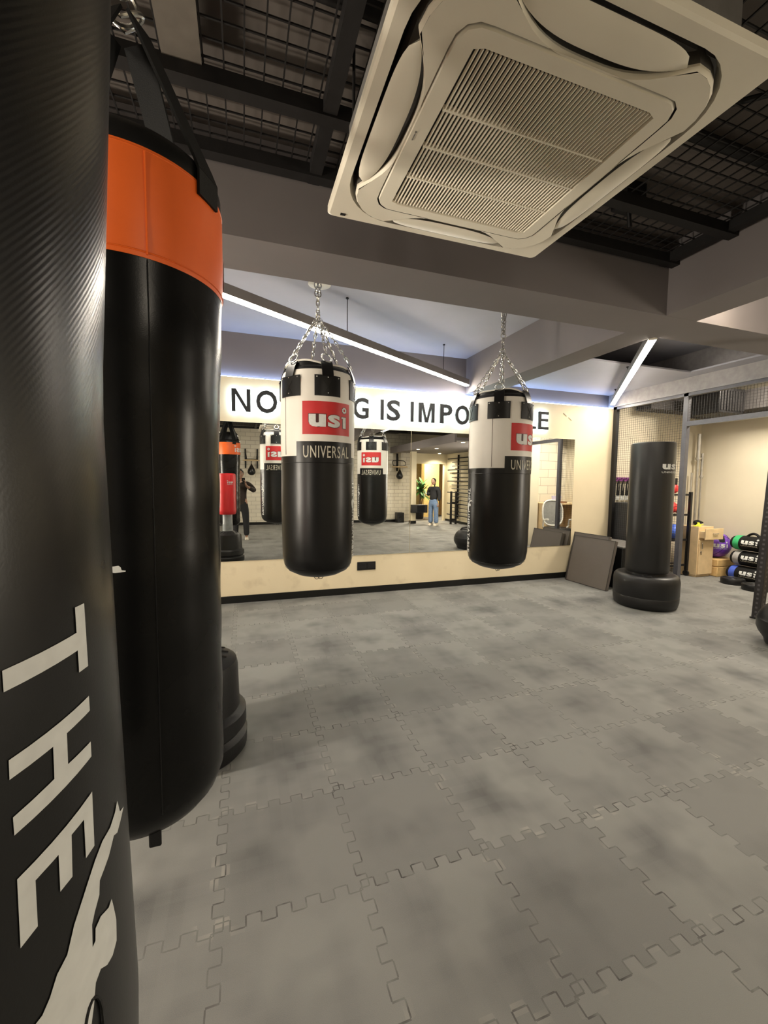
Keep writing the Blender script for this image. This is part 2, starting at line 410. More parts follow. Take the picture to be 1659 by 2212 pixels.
# rear of the gym, seen in the mirrors
struct(MB().box(-2.4, 5.80, -3.98, -3.83, 0.0, 3.2, M_BRICK).build('wall_rear'))
struct(MB().box(-2.3, 5.52, -3.83, -3.81, 0.0, 0.09, M_SKIRT).build('baseboard_rear'))
struct(MB().box(5.52, 5.70, -3.22, -3.05, 0.0, 2.50, M_CREAMW).box(5.51, 5.71, -3.23, -3.04, 0.0, 0.1, M_SKIRT).build('pillar_rear'))
struct(MB().box(5.80, 7.26, -3.98, -3.83, 2.13, 3.2, M_CREAMW).build('wall_door_header'))
struct(MB().box(7.17, 7.26, -3.98, -3.83, 0.0, 2.13, M_CREAMW).build('wall_door_side'))
struct(MB().box(7.26, 7.40, -3.98, 1.18, 0.0, 3.2, M_CREAMW).build('wall_right'))
struct(MB().box(7.24, 7.26, -3.83, 1.18, 0.0, 0.08, M_SKIRT).build('baseboard_right'))
struct(MB().box(5.05, 7.26, -3.83, 1.0, 2.50, 2.58, M_BEAM).box(5.0, 5.05, -3.83, 1.0, 2.46, 2.68, M_BEAM).build('ceiling_rear_soffit'))
# corridor behind the door opening
struct(MB().box(5.0, 8.7, -7.3, -7.2, 0.0, 2.7, mat('olive_wall', (0.34, 0.27, 0.12), 0.6)).build('wall_corridor_end'))
struct(MB().box(7.05, 7.72, -5.7, -5.4, 0.0, 2.6, mat('amber_wall', (0.66, 0.48, 0.18), 0.6)).build('wall_corridor_amber'))
struct(MB().box(8.3, 8.4, -7.2, -3.98, 0.0, 2.7, mat('tan_wall', (0.46, 0.33, 0.18), 0.6)).build('wall_corridor_right'))
struct(MB().box(5.0, 5.1, -7.2, -3.98, 0.0, 2.7, M_CREAMW).build('wall_corridor_left'))
struct(MB().box(5.0, 8.4, -7.2, -3.98, 2.6, 2.7, M_CREAMW).build('ceiling_corridor'))
area('corridor_panel_light', (6.9, -4.7, 2.58), 0.6, 0.6, 75, WARM)

# ================================================================ CEILING GRID OVER THE NEAR BAY
gz = 3.04
g = thing('ceiling_mesh_grid', 'dark steel grid with square wire mesh hung under the ceiling', 'ceiling grid', (0, 0, gz))
for yy in (2.27, 1.90, 0.75, -0.5, -1.75, -3.0): MB().box(-2.3, 2.93, yy-0.03, yy+0.03, -0.03, 0.03, M_STEEL).build('grid_bar', g)
for xx in (-1.35, 0.37, 2.86): MB().box(xx-0.03, xx+0.03, -3.1, 2.32, -0.02, 0.04, M_STEEL).build('grid_bar', g)
MB().box(-0.27, -0.13, -1.0, 1.87, 0.02, 0.05, mat('grey_brown_plank', (0.10, 0.085, 0.07), 0.6)).build('cable_tray', g)
mw = MB(); st = 0.075
x = -2.3
while x < 2.93: mw.box(x-0.003, x+0.003, -3.1, 2.3, 0.031, 0.037, M_STEEL); x += st
y = -3.1
while y < 2.3: mw.box(-2.3, 2.93, y-0.003, y+0.003, 0.036, 0.042, M_STEEL); y += st
mw.build('wire_mesh', g)
# second bay, to the right of the cross beam, partly seen above the cassette
g2 = thing('ceiling_mesh_grid', 'dark steel mesh grid beyond the cross beam, right edge of the ceiling', 'ceiling grid', (0, 0, gz))
for yy in (0.9, -0.6, -2.2): MB().box(3.3, 5.0, yy-0.03, yy+0.03, -0.03, 0.03, M_STEEL).build('grid_bar', g2)
MB().box(4.2, 4.26, -3.0, 1.0, -0.02, 0.04, M_STEEL).build('grid_bar', g2)
mw = MB(); x = 3.3
while x < 5.0: mw.box(x-0.003, x+0.003, -3.1, 1.0, 0.031, 0.037, M_STEEL); x += st
y = -3.1
while y < 1.0: mw.box(3.3, 5.0, y-0.003, y+0.003, 0.036, 0.042, M_STEEL); y += st
mw.build('wire_mesh', g2)
# drooping cables and a pipe above the mesh
def cable(pts, r, label):
    return tag(MB().tube(pts, r, M_BLACK, 8).build('ceiling_cable'), label, 'cable')
cable([(1.45, 2.2, 3.10), (1.6, 1.85, 3.10), (1.85, 1.5, 3.11), (2.3, 1.1, 3.10), (2.8, 0.8, 3.11)], 0.012, 'black cable lying on the wire mesh beside the ceiling air conditioner')
tag(MB().tube([(-2.2, 1.55, 3.14), (2.9, 1.55, 3.14)], 0.028, M_STEEL, 12).build('ceiling_pipe'), 'dark pipe running above the ceiling mesh over the air conditioner', 'pipe')
jb = thing('junction_box', 'black ceiling junction box hanging behind the air conditioner', 'box', (2.15, 1.98, 3.07))
MB().box(-0.07, 0.07, -0.06, 0.06, 0.0, 0.12, M_BLACK).build('box_body', jb, 0.006); MB().tube([(0, 0, 0.02), (0.02, 0, -0.10)], 0.012, M_BLACK).build('cable_gland', jb)

# ================================================================ AIR CONDITIONER
ac = thing('ceiling_air_conditioner', 'ivory four-way cassette air conditioner hanging under the mesh ceiling', 'air conditioner', (0.8225, 1.2425, 2.525))
def rrect(hx, hy, r, n=8):
    o = []
    for cx, cy, a0 in ((hx-r, hy-r, 0), (-hx+r, hy-r, PI/2), (-hx+r, -hy+r, PI), (hx-r, -hy+r, 3*PI/2)):
        o += [(cx+r*math.cos(a0+PI/2*i/n), cy+r*math.sin(a0+PI/2*i/n)) for i in range(n+1)]
    return o
def ring(mb_, a, za, b, zb, mt):
    n = len(a); v = [(p[0], p[1], za) for p in a]+[(p[0], p[1], zb) for p in b]
    mb_.add(v, [(i, (i+1) % n, n+(i+1) % n, n+i) for i in range(n)], mt)
def cap(mb_, a, z, mt):
    mb_.add([(p[0], p[1], z) for p in a], [tuple(range(len(a)))], mt)
S = 0.4925
p = MB(); o_ = rrect(S, S, 0.02); i_ = rrect(0.452, 0.452, 0.20)
ring(p, o_, 0.028, o_, 0.006, M_AC); ring(p, o_, 0.006, rrect(S-0.008, S-0.008, 0.02), 0.0, M_AC); ring(p, rrect(S-0.008, S-0.008, 0.02), 0.0, i_, -0.002, M_AC)
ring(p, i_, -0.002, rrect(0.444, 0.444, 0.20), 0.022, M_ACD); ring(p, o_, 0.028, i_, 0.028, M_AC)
p.build('panel', ac)
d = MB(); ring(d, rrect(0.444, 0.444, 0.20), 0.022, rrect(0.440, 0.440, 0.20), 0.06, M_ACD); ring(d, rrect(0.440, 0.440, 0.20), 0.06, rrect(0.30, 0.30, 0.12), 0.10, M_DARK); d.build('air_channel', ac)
# centre body: four concave sides that curve in behind each flap
def waist(hx, rc, dip, n=14):
    pts = []
    L = hx-rc
    for k in range(4):
        a = k*PI/2; ca, sa = math.cos(a), math.sin(a)
        for i in range(n+1):
            t = -1+2*i/n; y = t*L*0.98; x = hx-dip*(1-abs(t)**3.0)**1.2
            pts.append((x*ca-y*sa, x*sa+y*ca))
        for i in range(1, 6):
            b = PI/2*i/6; x = L+rc*math.cos(b)*1.0; y = L+rc*math.sin(b)
            pts.append((x*ca-y*sa, x*sa+y*ca))
    return pts
body = MB(); w0 = waist(0.425, 0.145, 0.082, 20); w1 = waist(0.420, 0.142, 0.083, 20); w2 = waist(0.420, 0.143, 0.086, 20)
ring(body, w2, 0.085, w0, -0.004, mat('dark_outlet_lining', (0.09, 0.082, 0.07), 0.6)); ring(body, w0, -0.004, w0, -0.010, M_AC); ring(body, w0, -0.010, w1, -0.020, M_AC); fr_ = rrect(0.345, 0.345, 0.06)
# bridge waist outline to grille frame seam
def resample(pts, n):
    L = [0]; k = len(pts)
    for i in range(k): L.append(L[-1]+math.dist(pts[i], pts[(i+1) % k]))
    out = []; j = 0
    for i in range(n):
        t = L[-1]*i/n
        while L[j+1] < t: j += 1
        u = (t-L[j])/max(1e-9, L[j+1]-L[j]); a, b = pts[j % k], pts[(j+1) % k]
        out.append((a[0]+(b[0]-a[0])*u, a[1]+(b[1]-a[1])*u))
    return out
def polar(pts, n=96):
    # outline sampled at equal polar angles
    out = []; k = len(pts)
    for i in range(n):
        a = 2*PI*i/n; dx, dy = math.cos(a), math.sin(a); best = 0
        for j in range(k):
            x1, y1 = pts[j]; x2, y2 = pts[(j+1) % k]; ex, ey = x2-x1, y2-y1
            den = dx*ey-dy*ex
            if abs(den) < 1e-12: continue
            t = (x1*ey-y1*ex)/den; u = (x1*dy-y1*dx)/den
            if t > best and -1e-6 <= u <= 1+1e-6: best = t
        out.append((dx*best, dy*best))
    return out
ring(body, polar(w1), -0.020, polar(fr_), -0.021, M_AC)
body.build('centre_body', ac)
gf = MB(); gx, gy = 0.283, 0.293
f0 = polar(rrect(0.343, 0.343, 0.06)); f1 = polar(rrect(0.337, 0.337, 0.055)); f2 = polar(rrect(gx+0.006, gy+0.006, 0.006)); f3 = polar(rrect(gx, gy, 0.004))
ring(gf, f0, -0.012, f1, -0.0245, M_AC); ring(gf, f1, -0.0245, f2, -0.026, M_AC); ring(gf, f2, -0.026, f3, 0.002, M_AC)
gf.build('grille_frame', ac)
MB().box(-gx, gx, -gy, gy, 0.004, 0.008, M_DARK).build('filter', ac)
n_sl = 46
sl = MB()
for i in range(n_sl):
    xx = -gx+(i+0.5)*2*gx/n_sl
    T = Matrix.Translation((xx, 0, -0.020)) @ Matrix.Rotation(math.radians(-14), 4, 'Y')
    sl.box(-0.0017, 0.0017, -gy, gy, -0.0036, 0.0036, M_AC, T)
sl.build('grille_slats', ac)
for yy in (-0.115, 0.02, 0.155): MB().box(-gx, gx, yy-0.003, yy+0.003, -0.0245, -0.010, M_AC).build('grille_rib', ac)
def flap(hx):
    # leaf shaped louvre: straight outer edge, bowed inner edge
    m_ = MB(); n = 24; v = []; f = []
    for i in range(n+1):
        t = -1+2*i/n; e = max(0.0, 1-abs(t)**5)**0.5
        xo = 0.034*e+0.0005; xi = -0.046*(1-abs(t)**3)**0.9-0.0005; y = t*hx
        v += [(xi, y, 0.0), (xi*0.6, y, -0.0050*e), (xo*0.6, y, -0.0055*e), (xo, y, 0.0), ((xi+xo)/2, y, 0.006)]
    for i in range(n):
        a = i*5; b = a+5
        f += [(a+j, a+(j+1) % 5, b+(j+1) % 5, b+j) for j in range(5)]
    f += [(0, 1, 2, 3, 4), tuple(n*5+j for j in (4, 3, 2, 1, 0))]
    m_.add(v, f, M_AC); return m_
for k in range(4):
    fo = flap(0.250).build('louver_flap', ac)
    fo.matrix_local = Matrix.Rotation(k*PI/2, 4, 'Z') @ Matrix.Translation((0.410, 0, -0.010)) @ Matrix.Rotation(math.radians((-5, -7, -4, -6)[k]), 4, 'Y')
MB().box(-0.444, -0.424, 0.455, 0.466, -0.004, 0.0, M_BLACK).build('sensor_window', ac)
MB().box(-0.3285, -0.3225, -0.028, -0.022, -0.0268, -0.0262, mat('ac_badge_grey', (0.20, 0.19, 0.17), 0.4)).build('badge', ac)
MB().box(-0.327, -0.324, -0.020, 0.006, -0.0268, -0.0262, mat('ac_badge_grey', (0.20, 0.19, 0.17), 0.4)).build('badge', ac)
MB().box(-0.42, 0.42, -0.42, 0.42, 0.028, 0.30, mat('galvanised_casing', (0.22, 0.21, 0.2), 0.5, 0.4)).build('casing', ac)
for sx in (-1, 1):
    for sy in (-1, 1): MB().tube([(sx*0.40, sy*0.43, 0.25), (sx*0.40, sy*0.43, 0.665)], 0.006, M_STEEL).box(sx*0.40-0.02, sx*0.40+0.02, sy*0.42-0.02, sy*0.43+0.02*sy+0.01, 0.24, 0.26, M_STEEL).build('hanger_rod', ac)

# ================================================================ MIRROR WALL FITTINGS
mz0, mz1 = 0.505, 2.138
def wall_mirror(x0, x1, label):
    o = MB().box(x0, x1, YM-0.008, YM-0.0005, mz0, mz1, M_MIRROR).build('wall_mirror'); return tag(o, label, 'mirror', 'wall mirrors')
wall_mirror(-0.58, 2.118, 'large wall mirror left of the thin joint, behind the left white topped bag')
wall_mirror(2.124, 4.825, 'large wall mirror right of the thin joint, behind the right white topped bag')
sk = thing('wall_socket', 'black double socket plate on the cream board under the mirror', 'socket', (1.515, YM, 0.36))
MB().box(-0.125, 0.125, -0.012, 0.0, -0.055, 0.055, M_BLACK).build('plate', sk, 0.004)
for xx in (-0.06, 0.06): MB().box(xx-0.045, xx+0.045, -0.017, -0.012, -0.035, 0.035, M_PLAST).build('outlet', sk, 0.003)
# halo-lit sign
sg = thing('wall_sign', 'halo lit lettering reading NOTHING IS IMPOSSIBLE above the mirrors', 'sign', (0, YM, 2.253))
zs_ = 0.0
LET = [('N', -0.116, 0.091), ('O', 0.152, 0.393), ('T', 0.43, 0.62), ('H', 0.66, 0.86), ('I', 0.93, 0.97), ('N', 1.04, 1.25), ('G', 1.31, 1.516),
       ('I', 1.676, 1.716), ('S', 1.758, 1.942), ('I', 2.091, 2.13), ('M', 2.203, 2.431), ('P', 2.514, 2.694), ('O', 2.743, 2.957), ('S', 2.99, 3.17), ('S', 3.22, 3.40), ('I', 3.46, 3.50), ('B', 3.57, 3.76), ('L', 3.883, 4.062), ('E', 4.107, 4.28)]
def block_letter(ch, w_, h_=0.255, t=0.043):
    # straight letters as closed outlines
    if ch == 'I': return [[(0, 0), (w_, 0), (w_, h_), (0, h_)]]
    if ch == 'L': return [[(0, 0), (w_, 0), (w_, t*0.85), (t, t*0.85), (t, h_), (0, h_)]]
    if ch == 'T': c = w_/2; return [[(c-t/2, 0), (c+t/2, 0), (c+t/2, h_-t*0.85), (w_, h_-t*0.85), (w_, h_), (0, h_), (0, h_-t*0.85), (c-t/2, h_-t*0.85)]]
    if ch == 'E': m = h_*0.53; q = t*0.42; e = t*0.85; return [[(0, 0), (w_, 0), (w_, e), (t, e), (t, m-q), (w_*0.93, m-q), (w_*0.93, m+q), (t, m+q), (t, h_-e), (w_*0.98, h_-e), (w_*0.98, h_), (0, h_)]]
    if ch == 'H': m = h_*0.53; q = t*0.42; return [[(0, 0), (t, 0), (t, m-q), (w_-t, m-q), (w_-t, 0), (w_, 0), (w_, h_), (w_-t, h_), (w_-t, m+q), (t, m+q), (t, h_), (0, h_)]]
    if ch == 'N': return [[(0, 0), (t, 0), (t, h_*0.76), (w_-t*1.12, 0), (w_, 0), (w_, h_), (w_-t, h_), (w_-t, h_*0.24), (t*1.12, h_), (0, h_)]]
    if ch == 'M': c = w_/2; return [[(0, 0), (t, 0), (t, h_*0.78), (c-t*0.48, 0), (c+t*0.48, 0), (w_-t, h_*0.78), (w_-t, 0), (w_, 0), (w_, h_), (w_-t*1.45, h_), (c, h_*0.20), (t*1.45, h_), (0, h_)]]
    return None
for ch, x0, x1 in LET:
    bl_ = block_letter(ch, x1-x0)
    if bl_:
        v_, f_ = poly_fill(bl_[0]); v_ = [(x0+x, z) for x, z in v_]
    else:
        v_, f_ = glyphs(ch, 0.022); v_ = fit(v_, x0, x1, 0.0 if ch not in 'OGS' else -0.004, 0.255 if ch not in 'OGS' else 0.259)
    n = len(v_); y0, y1 = -0.062, -0.036
    if sum((v_[q[1]][0]-v_[q[0]][0])*(v_[q[2]][1]-v_[q[0]][1])-(v_[q[2]][0]-v_[q[0]][0])*(v_[q[1]][1]-v_[q[0]][1]) for q in f_) < 0: f_ = [tuple(reversed(q)) for q in f_]
    cnt = {}
    for q in f_:
        for i in range(len(q)): cnt[(q[i], q[(i+1) % len(q)])] = 1
    bnd = [e for e in cnt if (e[1], e[0]) not in cnt]
    L_ = MB(); L_.add([(x, y0, z) for x, z in v_], f_, M_LETTER)
    L_.add([(x, y1, z) for x, z in v_], [tuple(reversed(q)) for q in f_], M_SIGNBK)
    L_.add([(x, y0, z) for x, z in v_]+[(x, y1, z) for x, z in v_], [(a, a+n, b+n, b) for a, b in bnd], M_LETTER)
    L_.build('letter', sg)
led = MB().box(-2.3, 5.57, YM+0.018, YM+0.03, 2.6505, 2.658, emis('ledge_led', (0.36, 0.54, 1.0), 20.0))
tag(led.build('ledge_light_strip'), 'thin cold light strip along the top ledge of the cream wall', 'light strip')
# two bare screws and a picture hook right of the sign
for xx, zz in ((4.62, 2.50), (4.72, 2.44)):
    tag(MB().bar((xx-0.03, YM-0.006, zz+0.02), (xx+0.03, YM-0.006, zz-0.02), 0.006, 0.01, mat('plaster_patch', (0.5, 0.42, 0.28), 0.6)).build('wall_anchor'), 'small bare wall anchor right of the lit sign', 'wall anchor', 'bare wall anchors')

# ================================================================ PENDANT LINEAR LIGHTS
def linear_light(p, q, label, rods, h=0.085, w_=0.062, lens=M_LED, ceil=3.17):
    p = Vector(p); q = Vector(q); L = (q-p).length; a = math.atan2(q.y-p.y, q.x-p.x)
    t = thing('linear_light', label, 'light', p, a)
    MB().box(0, L, -w_/2, w_/2, 0.012, h, M_BEAM2).build('housing', t)
    MB().box(0.004, L-0.004, -w_/2+0.004, w_/2-0.004, 0.0, 0.012, lens).build('diffuser', t)
    MB().box(-0.004, 0.0, -w_/2, w_/2, 0.0, h, M_AC).build('end_cap', t); MB().box(L, L+0.004, -w_/2, w_/2, 0.0, h, M_AC).build('end_cap', t)
    for r in rods: MB().tube([(r, 0, h), (r, 0, ceil-p.z)], 0.004, M_STEEL, 6).tube([(r, 0, ceil-p.z-0.01), (r, 0, ceil-p.z)], 0.014, M_STEEL, 10).build('hanging_rod', t)
    return t
linear_light((-0.62, 2.98, 2.77), (2.90, 5.13, 2.77), 'long slanting white linear pendant light over the left hanging bag', (0.3, 1.83, 3.52))
linear_light((3.29, 2.715, 2.68), (5.42, 5.09, 2.68), 'short linear light running to the corner of the mesh partition', (1.6, 2.9), ceil=2.86)
tl = thing('tube_light', 'bare tube light tucked up behind the cross beam on the right', 'light', (3.36, 1.80, 2.86))
MB().box(-0.02, 0.02, -0.62, 0.62, 0.03, 0.06, M_AC).build('batten', tl); MB().tube([(0, -0.58, 0), (0, 0.46, 0)], 0.016, M_TUBE, 12).build('tube', tl)
for y_ in (-0.59, 0.47): MB().box(-0.018, 0.018, y_-0.012, y_+0.012, -0.018, 0.032, M_AC).build('lamp_holder', tl)
for y_ in (-0.4, 0.3): MB().tube([(0, y_, 0.06), (0, y_, 0.33)], 0.004, M_STEEL, 6).build('hanging_rod', tl)

# round blank plates in the recessed ceiling
def disc(x, y, z, r, name, label, grp, mt):
    t = thing(name, label, 'ceiling light', (x, y, z), 0, grp)
    MB().lathe([(r, 0.0), (r, -0.006), (r*0.86, -0.012), (1e-6, -0.013)], M_AC, 32).build('trim_ring', t)
    MB().lathe([(r*0.6, -0.0135), (1e-6, -0.0145)], mt, 24).build('lens', t)
    return t
disc(0.370, 3.630, 3.17, 0.062, 'recessed_downlight', 'small round white downlight left of the chain in the recessed ceiling', None, M_AC)
disc(0.650, 3.750, 3.17, 0.098, 'recessed_downlight', 'round white downlight right behind the chain of the left hanging bag', None, M_AC)
# rear downlights seen in the mirror, with their own spot lamps
RD = [(5.3, -2.0), (5.66, -1.4), (5.40, 0.7), (6.75, -3.42), (6.6, -0.5)]
for i, (x, y) in enumerate(RD):
    disc(x, y, 2.50, 0.075, 'recessed_downlight', 'lit round downlight in the lowered ceiling by the entrance, seen in mirror', 'entrance downlights', M_LAMP)
    d_ = bpy.data.lights.new('downlight_lamp', 'SPOT'); d_.energy = P_DOWN; d_.color = WARM; d_.spot_size = math.radians(140); d_.spot_blend = 0.6; d_.shadow_soft_size = 0.07
    l_ = bpy.data.objects.new('downlight_lamp', d_); COL.objects.link(l_); l_.location = (x, y, 2.48)
# added fill lamps out of view on the side walls, brightening cassette and ceiling
def fill_lamp(x, y, z, sgn, power, label):
    t = thing('fill_lamp', label, 'fill lamp', (x, y, z))
    MB().box(min(0, sgn*0.03), max(0, sgn*0.03), -0.09, 0.09, -0.55, 0.55, M_AC).build('back_plate', t, 0.005)
    MB().box(min(sgn*0.031, sgn*0.055), max(sgn*0.031, sgn*0.055), -0.07, 0.07, -0.52, 0.52, emis('fill_diffuser', NEUT, 4.0)).build('diffuser', t)
    area('fill_lamp_light', (x+sgn*0.06, y, z), 1.0, 0.13, power, NEUT, (0, -sgn*PI/2, 0))
fill_lamp(-2.3, 2.0, 1.45, 1, P_FILL, 'tall added fill lamp on the left wall beside the hanging bags')
fill_lamp(-2.3, -0.3, 1.45, 1, P_FILL*0.5, 'tall added fill lamp on the left wall behind the photographer')
fill_lamp(7.26, 0.1, 1.5, -1, P_FILL*1.2, 'tall added fill lamp on the right wall past the stall bars')
# store room panel and the last two rear battens are added, unseen fill
def panel_and_fill_light(x, y, z, sx, sy, power, col, label):
    t = thing('panel_and_fill_light', label, 'light', (x, y, z))
    MB().box(-sx/2, sx/2, -sy/2, sy/2, -0.03, 0.0, M_AC).build('frame', t); MB().box(-sx/2+0.015, sx/2-0.015, -sy/2+0.015, sy/2-0.015, -0.034, -0.03, emis('panel_lens', col, 3.0)).build('diffuser', t)
    area('panel_and_fill_lamp', (x, y, z-0.04), sx*0.9, sy*0.9, power, col)
panel_and_fill_light(6.6, 3.4, 3.1, 0.6, 1.2, P_ROOM, NEUT, 'flat fill panel added out of view on the store room ceiling')
for x, y, lb in ((-0.9, -0.9, 'warm batten light above the photographer under the dark rear ceiling'), (1.2, -1.6, 'warm fill batten added in the middle of the dark rear ceiling'), (3.9, -1.2, 'warm fill batten added beyond the cross beam on the rear ceiling')):
    panel_and_fill_light(x, y, 3.0, 0.3, 1.2, 13, WARM, lb)

# ================================================================ CHAINED PUNCHING BAGS
def chain(mb_, p, q, n, r=0.0042, mt=M_CHROME, wl=0.011):
    p = Vector(p); q = Vector(q); d = q-p; L = d.length/n; x, y, dd = frame(d)
    for i in range(n):
        c = p+d*((i+0.5)/n); a, b = (x, y) if i % 2 else (y, x)
        hl = L*0.62; pts = []
        for k in range(10):
            t = 2*PI*k/10
            u = math.cos(t); w_ = math.sin(t)
            pts.append(c+a*(wl*u)+dd*(math.copysign(hl-wl, w_)+wl*w_ if abs(w_) > 1e-6 else 0))
        mb_.tube(pts, r, mt, 5, closed=True)
def torus(mb_, c, R, r, nrm, mt, n=18, k=6, ang=None):
    x, y, _ = frame(Vector(nrm)); c = Vector(c)
    mb_.tube([c+(x*math.cos(2*PI*i/n)+y*math.sin(2*PI*i/n))*R for i in range(n)], r, mt, k, closed=True)
def usi_logo(mb_, rad, phi, x0, x1, z0, z1, mt, outline=None):
    # lower case u, s, i with a ring for the dot
    W = x1-x0; H_ = z1-z0; xh = H_*0.58
    for dx, m_, e in (((0.0, mt, 0.0024),) if outline is None else ((0.0, outline, 0.0021), (0.0, mt, 0.0026))):
        o = 0.055 if m_ is mt else 0.10
        pad = 0 if m_ is mt else W*0.013
        for ch, a, b in (('u', 0.0, 0.40), ('s', 0.45, 0.77)):
            v_, f_ = glyphs(ch, o if ch == 'u' else 0.030); v_ = fit(v_, x0+W*a-pad, x0+W*b+pad, z0-pad, z0+xh+pad); wrap(mb_, (v_, f_), rad, phi, m_, e)
        wrap(mb_, rect(x0+W*0.85-pad, x0+W*0.95+pad, z0-pad, z0+xh*0.9+pad), rad, phi, m_, e)
        wrap(mb_, rect(x0+W*0.81-pad, x0+W*0.95+pad, z0+xh*0.78-pad, z0+xh*0.9+pad), rad, phi, m_, e)
        n = 16; R1 = H_*0.15+pad; R0 = H_*0.06-pad*0.5; cx, cz = x0+W*0.90, z0+H_*0.84
        v_ = []; f_ = []
        for k in range(n):
            t = 2*PI*k/n; Rr = R1*(1.0 if k % 2 else 0.86)
            v_ += [(cx+Rr*math.cos(t), cz+Rr*math.sin(t)), (cx+R0*math.cos(t), cz+R0*math.sin(t))]
        f_ = [(2*k, 2*((k+1) % n), 2*((k+1) % n)+1, 2*k+1) for k in range(n)]
        wrap(mb_, (v_, f_), rad, phi, m_, e, 0.5)
def label_text(mb_, txt, rad, phi, x0, x1, z0, z1, mt, eps=0.0024, off=0.012, sp=1.0):
    v_, f_ = glyphs(txt, off, sp); wrap(mb_, (fit(v_, x0, x1, z0, z1), f_), rad, phi, mt, eps)
def kick_fig(x0, x1, z0, z1):
    pts = [(a, z) for a, z in KICK]; v_, f_ = poly_fill(pts)
    return fit(v_, x0, x1, z0, z1), f_
def unbeatable(mb_, rad, phi, ztop, zbot, capw, mt=M_INK, eps=0.0022):
    H_ = ztop-zbot
    wrap(mb_, rot_text('THE', -capw/2, capw/2, ztop-H_*0.19, ztop, 0.02, 1.1), rad, phi, mt, eps)
    wrap(mb_, kick_fig(-capw*0.7, capw*1.3, ztop-H_*0.36, ztop-H_*0.18), rad, phi, mt, eps)
    wrap(mb_, rot_text('UNBEATABLE', -capw/2, capw/2, zbot, ztop-H_*0.36, 0.02, 1.15), rad, phi, mt, eps)
BR = 0.27
def heavy_bag(loc, rz, label):
    t = thing('punching_bag', label, 'punching bag', loc, rz, 'chained white topped punching bags')
    low = MB(); pr = [(1e-6, -0.028), (0.07, -0.024), (0.16, 0.0), (0.222, 0.032), (0.252, 0.075), (0.264, 0.14), (0.268, 0.3), (0.271, 0.55), (BR, 0.875)]
    low.lathe(pr, M_BLKV, 72); lw = low.build('lower_sleeve', t)
    for zz, rr in ((0.828, 0.2708), (0.055, 0.243)):
        sm = MB(); torus(sm, (0, 0, zz), rr, 0.0018, (0, 0, 1), M_BLKL, 72, 5); sm.build('seam', lw)
    up = MB(); up.lathe([(BR, 0.875), (0.272, 0.95), (0.272, 1.2), (0.271, 1.36), (0.267, 1.415), (0.259, 1.455), (0.2505, 1.474)], M_WHITE, 72); 
    u_ = up.build('upper_sleeve', t)
    tb = MB(); n = 96; prof = []
    tb.lathe([(0.2525, 1.470), (0.246, 1.485), (0.236, 1.499), (0.215, 1.510), (0.12, 1.505), (1e-6, 1.50)], M_BLKL, 72)
    tb.build('top_cover', t)
    rim = MB(); pts = []
    for i in range(96):
        a = 2*PI*i/96; z = 1.522+0.012*math.sin(a*2+0.5)+0.005*math.sin(a*5)
        pts.append((0.226*math.cos(a), 0.226*math.sin(a), z))
    rim.tube(pts, 0.007, M_WHITE, 6, closed=True)
    v = []; f = []
    for i in range(96):
        a = 2*PI*i/96
        v += [pts[i], (0.236*math.cos(a), 0.236*math.sin(a), 1.495)]
    f = [(2*i, 2*((i+1) % 96), 2*((i+1) % 96)+1, 2*i+1) for i in range(96)]
    rim.add(v, f, M_BLKL); rim.build('top_rim', t)
    # logo panels, front and back
    for ph in (0.0, PI):
        pm = MB()
        wrap(pm, rect(-0.225, 0.225, 0.832, 0.975), 0.2725, ph, M_BLKV, 0.001); pb = pm.build('black_label_panel', t)
        wd = MB(); label_text(wd, 'UNIVERSAL', 0.2725, ph, -0.172, 0.178, 0.862, 0.945, M_INK2, 0.003, 0.006, 1.12); wd.build('printed_word', pb)
        rp = MB(); wrap(rp, rect(-0.178, 0.186, 1.022, 1.248), 0.2725, ph, M_RED, 0.0012); rb = rp.build('red_label', t)
        lg = MB(); usi_logo(lg, 0.2725, ph, -0.132, 0.160, 1.073, 1.222, M_INK, M_DINK); lg.build('printed_logo', rb)
        sd = MB(); unbeatable(sd, 0.2705, ph+math.radians(57), 0.70, 0.13, 0.052); sd.build('side_print', lw)
    for a in (-70, 110):
        vs = MB(); A = math.radians(a); vs.tube([(0.2725*math.sin(A), -0.2725*math.cos(A), z) for z in (0.885, 1.1, 1.42)], 0.0016, M_DINK, 5)
        vs.build('stitch_line', u_)
    # six leather straps with rings and chains
    apex = Vector((0, 0, 1.905))
    for k in range(6):
        A = k*PI/3; T = Matrix.Rotation(A, 4, 'Z')
        sp = MB()
        pv, pf = slices(*rect(-0.092, 0.092, 1.285, 1.425), 0.02)
        def w3(vv, e): return [((0.272+e)*math.sin(x/0.272), -(0.272+e)*math.cos(x/0.272), z) for x, z in vv]
        sp.add(w3(pv, 0.006), pf, M_BLKL, T)
        # edges of the patch
        ol = [(x, 1.285) for x in (-0.092, -0.05, 0, 0.05, 0.092)]+[(x, 1.425) for x in (0.092, 0.05, 0, -0.05, -0.092)]
        nn = len(ol); a_ = w3(ol, 0.006); b_ = w3(ol, -0.001)
        sp.add(a_+b_, [(i, (i+1) % nn, (i+1) % nn+nn, i+nn) for i in range(nn)], M_BLKL, T)
        neck = [(0.276, 1.42), (0.268, 1.455), (0.256, 1.49), (0.240, 1.522), (0.232, 1.530)]
        hw = 0.040; vv = []; ff = []
        for r_, z_ in neck: vv += [(-hw, -r_-0.003, z_), (hw, -r_-0.003, z_), (hw, -r_+0.004, z_-0.003), (-hw, -r_+0.004, z_-0.003)]
        for i in range(len(neck)-1):
            a = i*4; ff += [(a+j, a+(j+1) % 4, a+4+(j+1) % 4, a+4+j) for j in range(4)]
        ff += [(0, 1, 2, 3), tuple(len(vv)-1-j for j in range(4))]
        sp.add(vv, ff, M_BLKL, T)
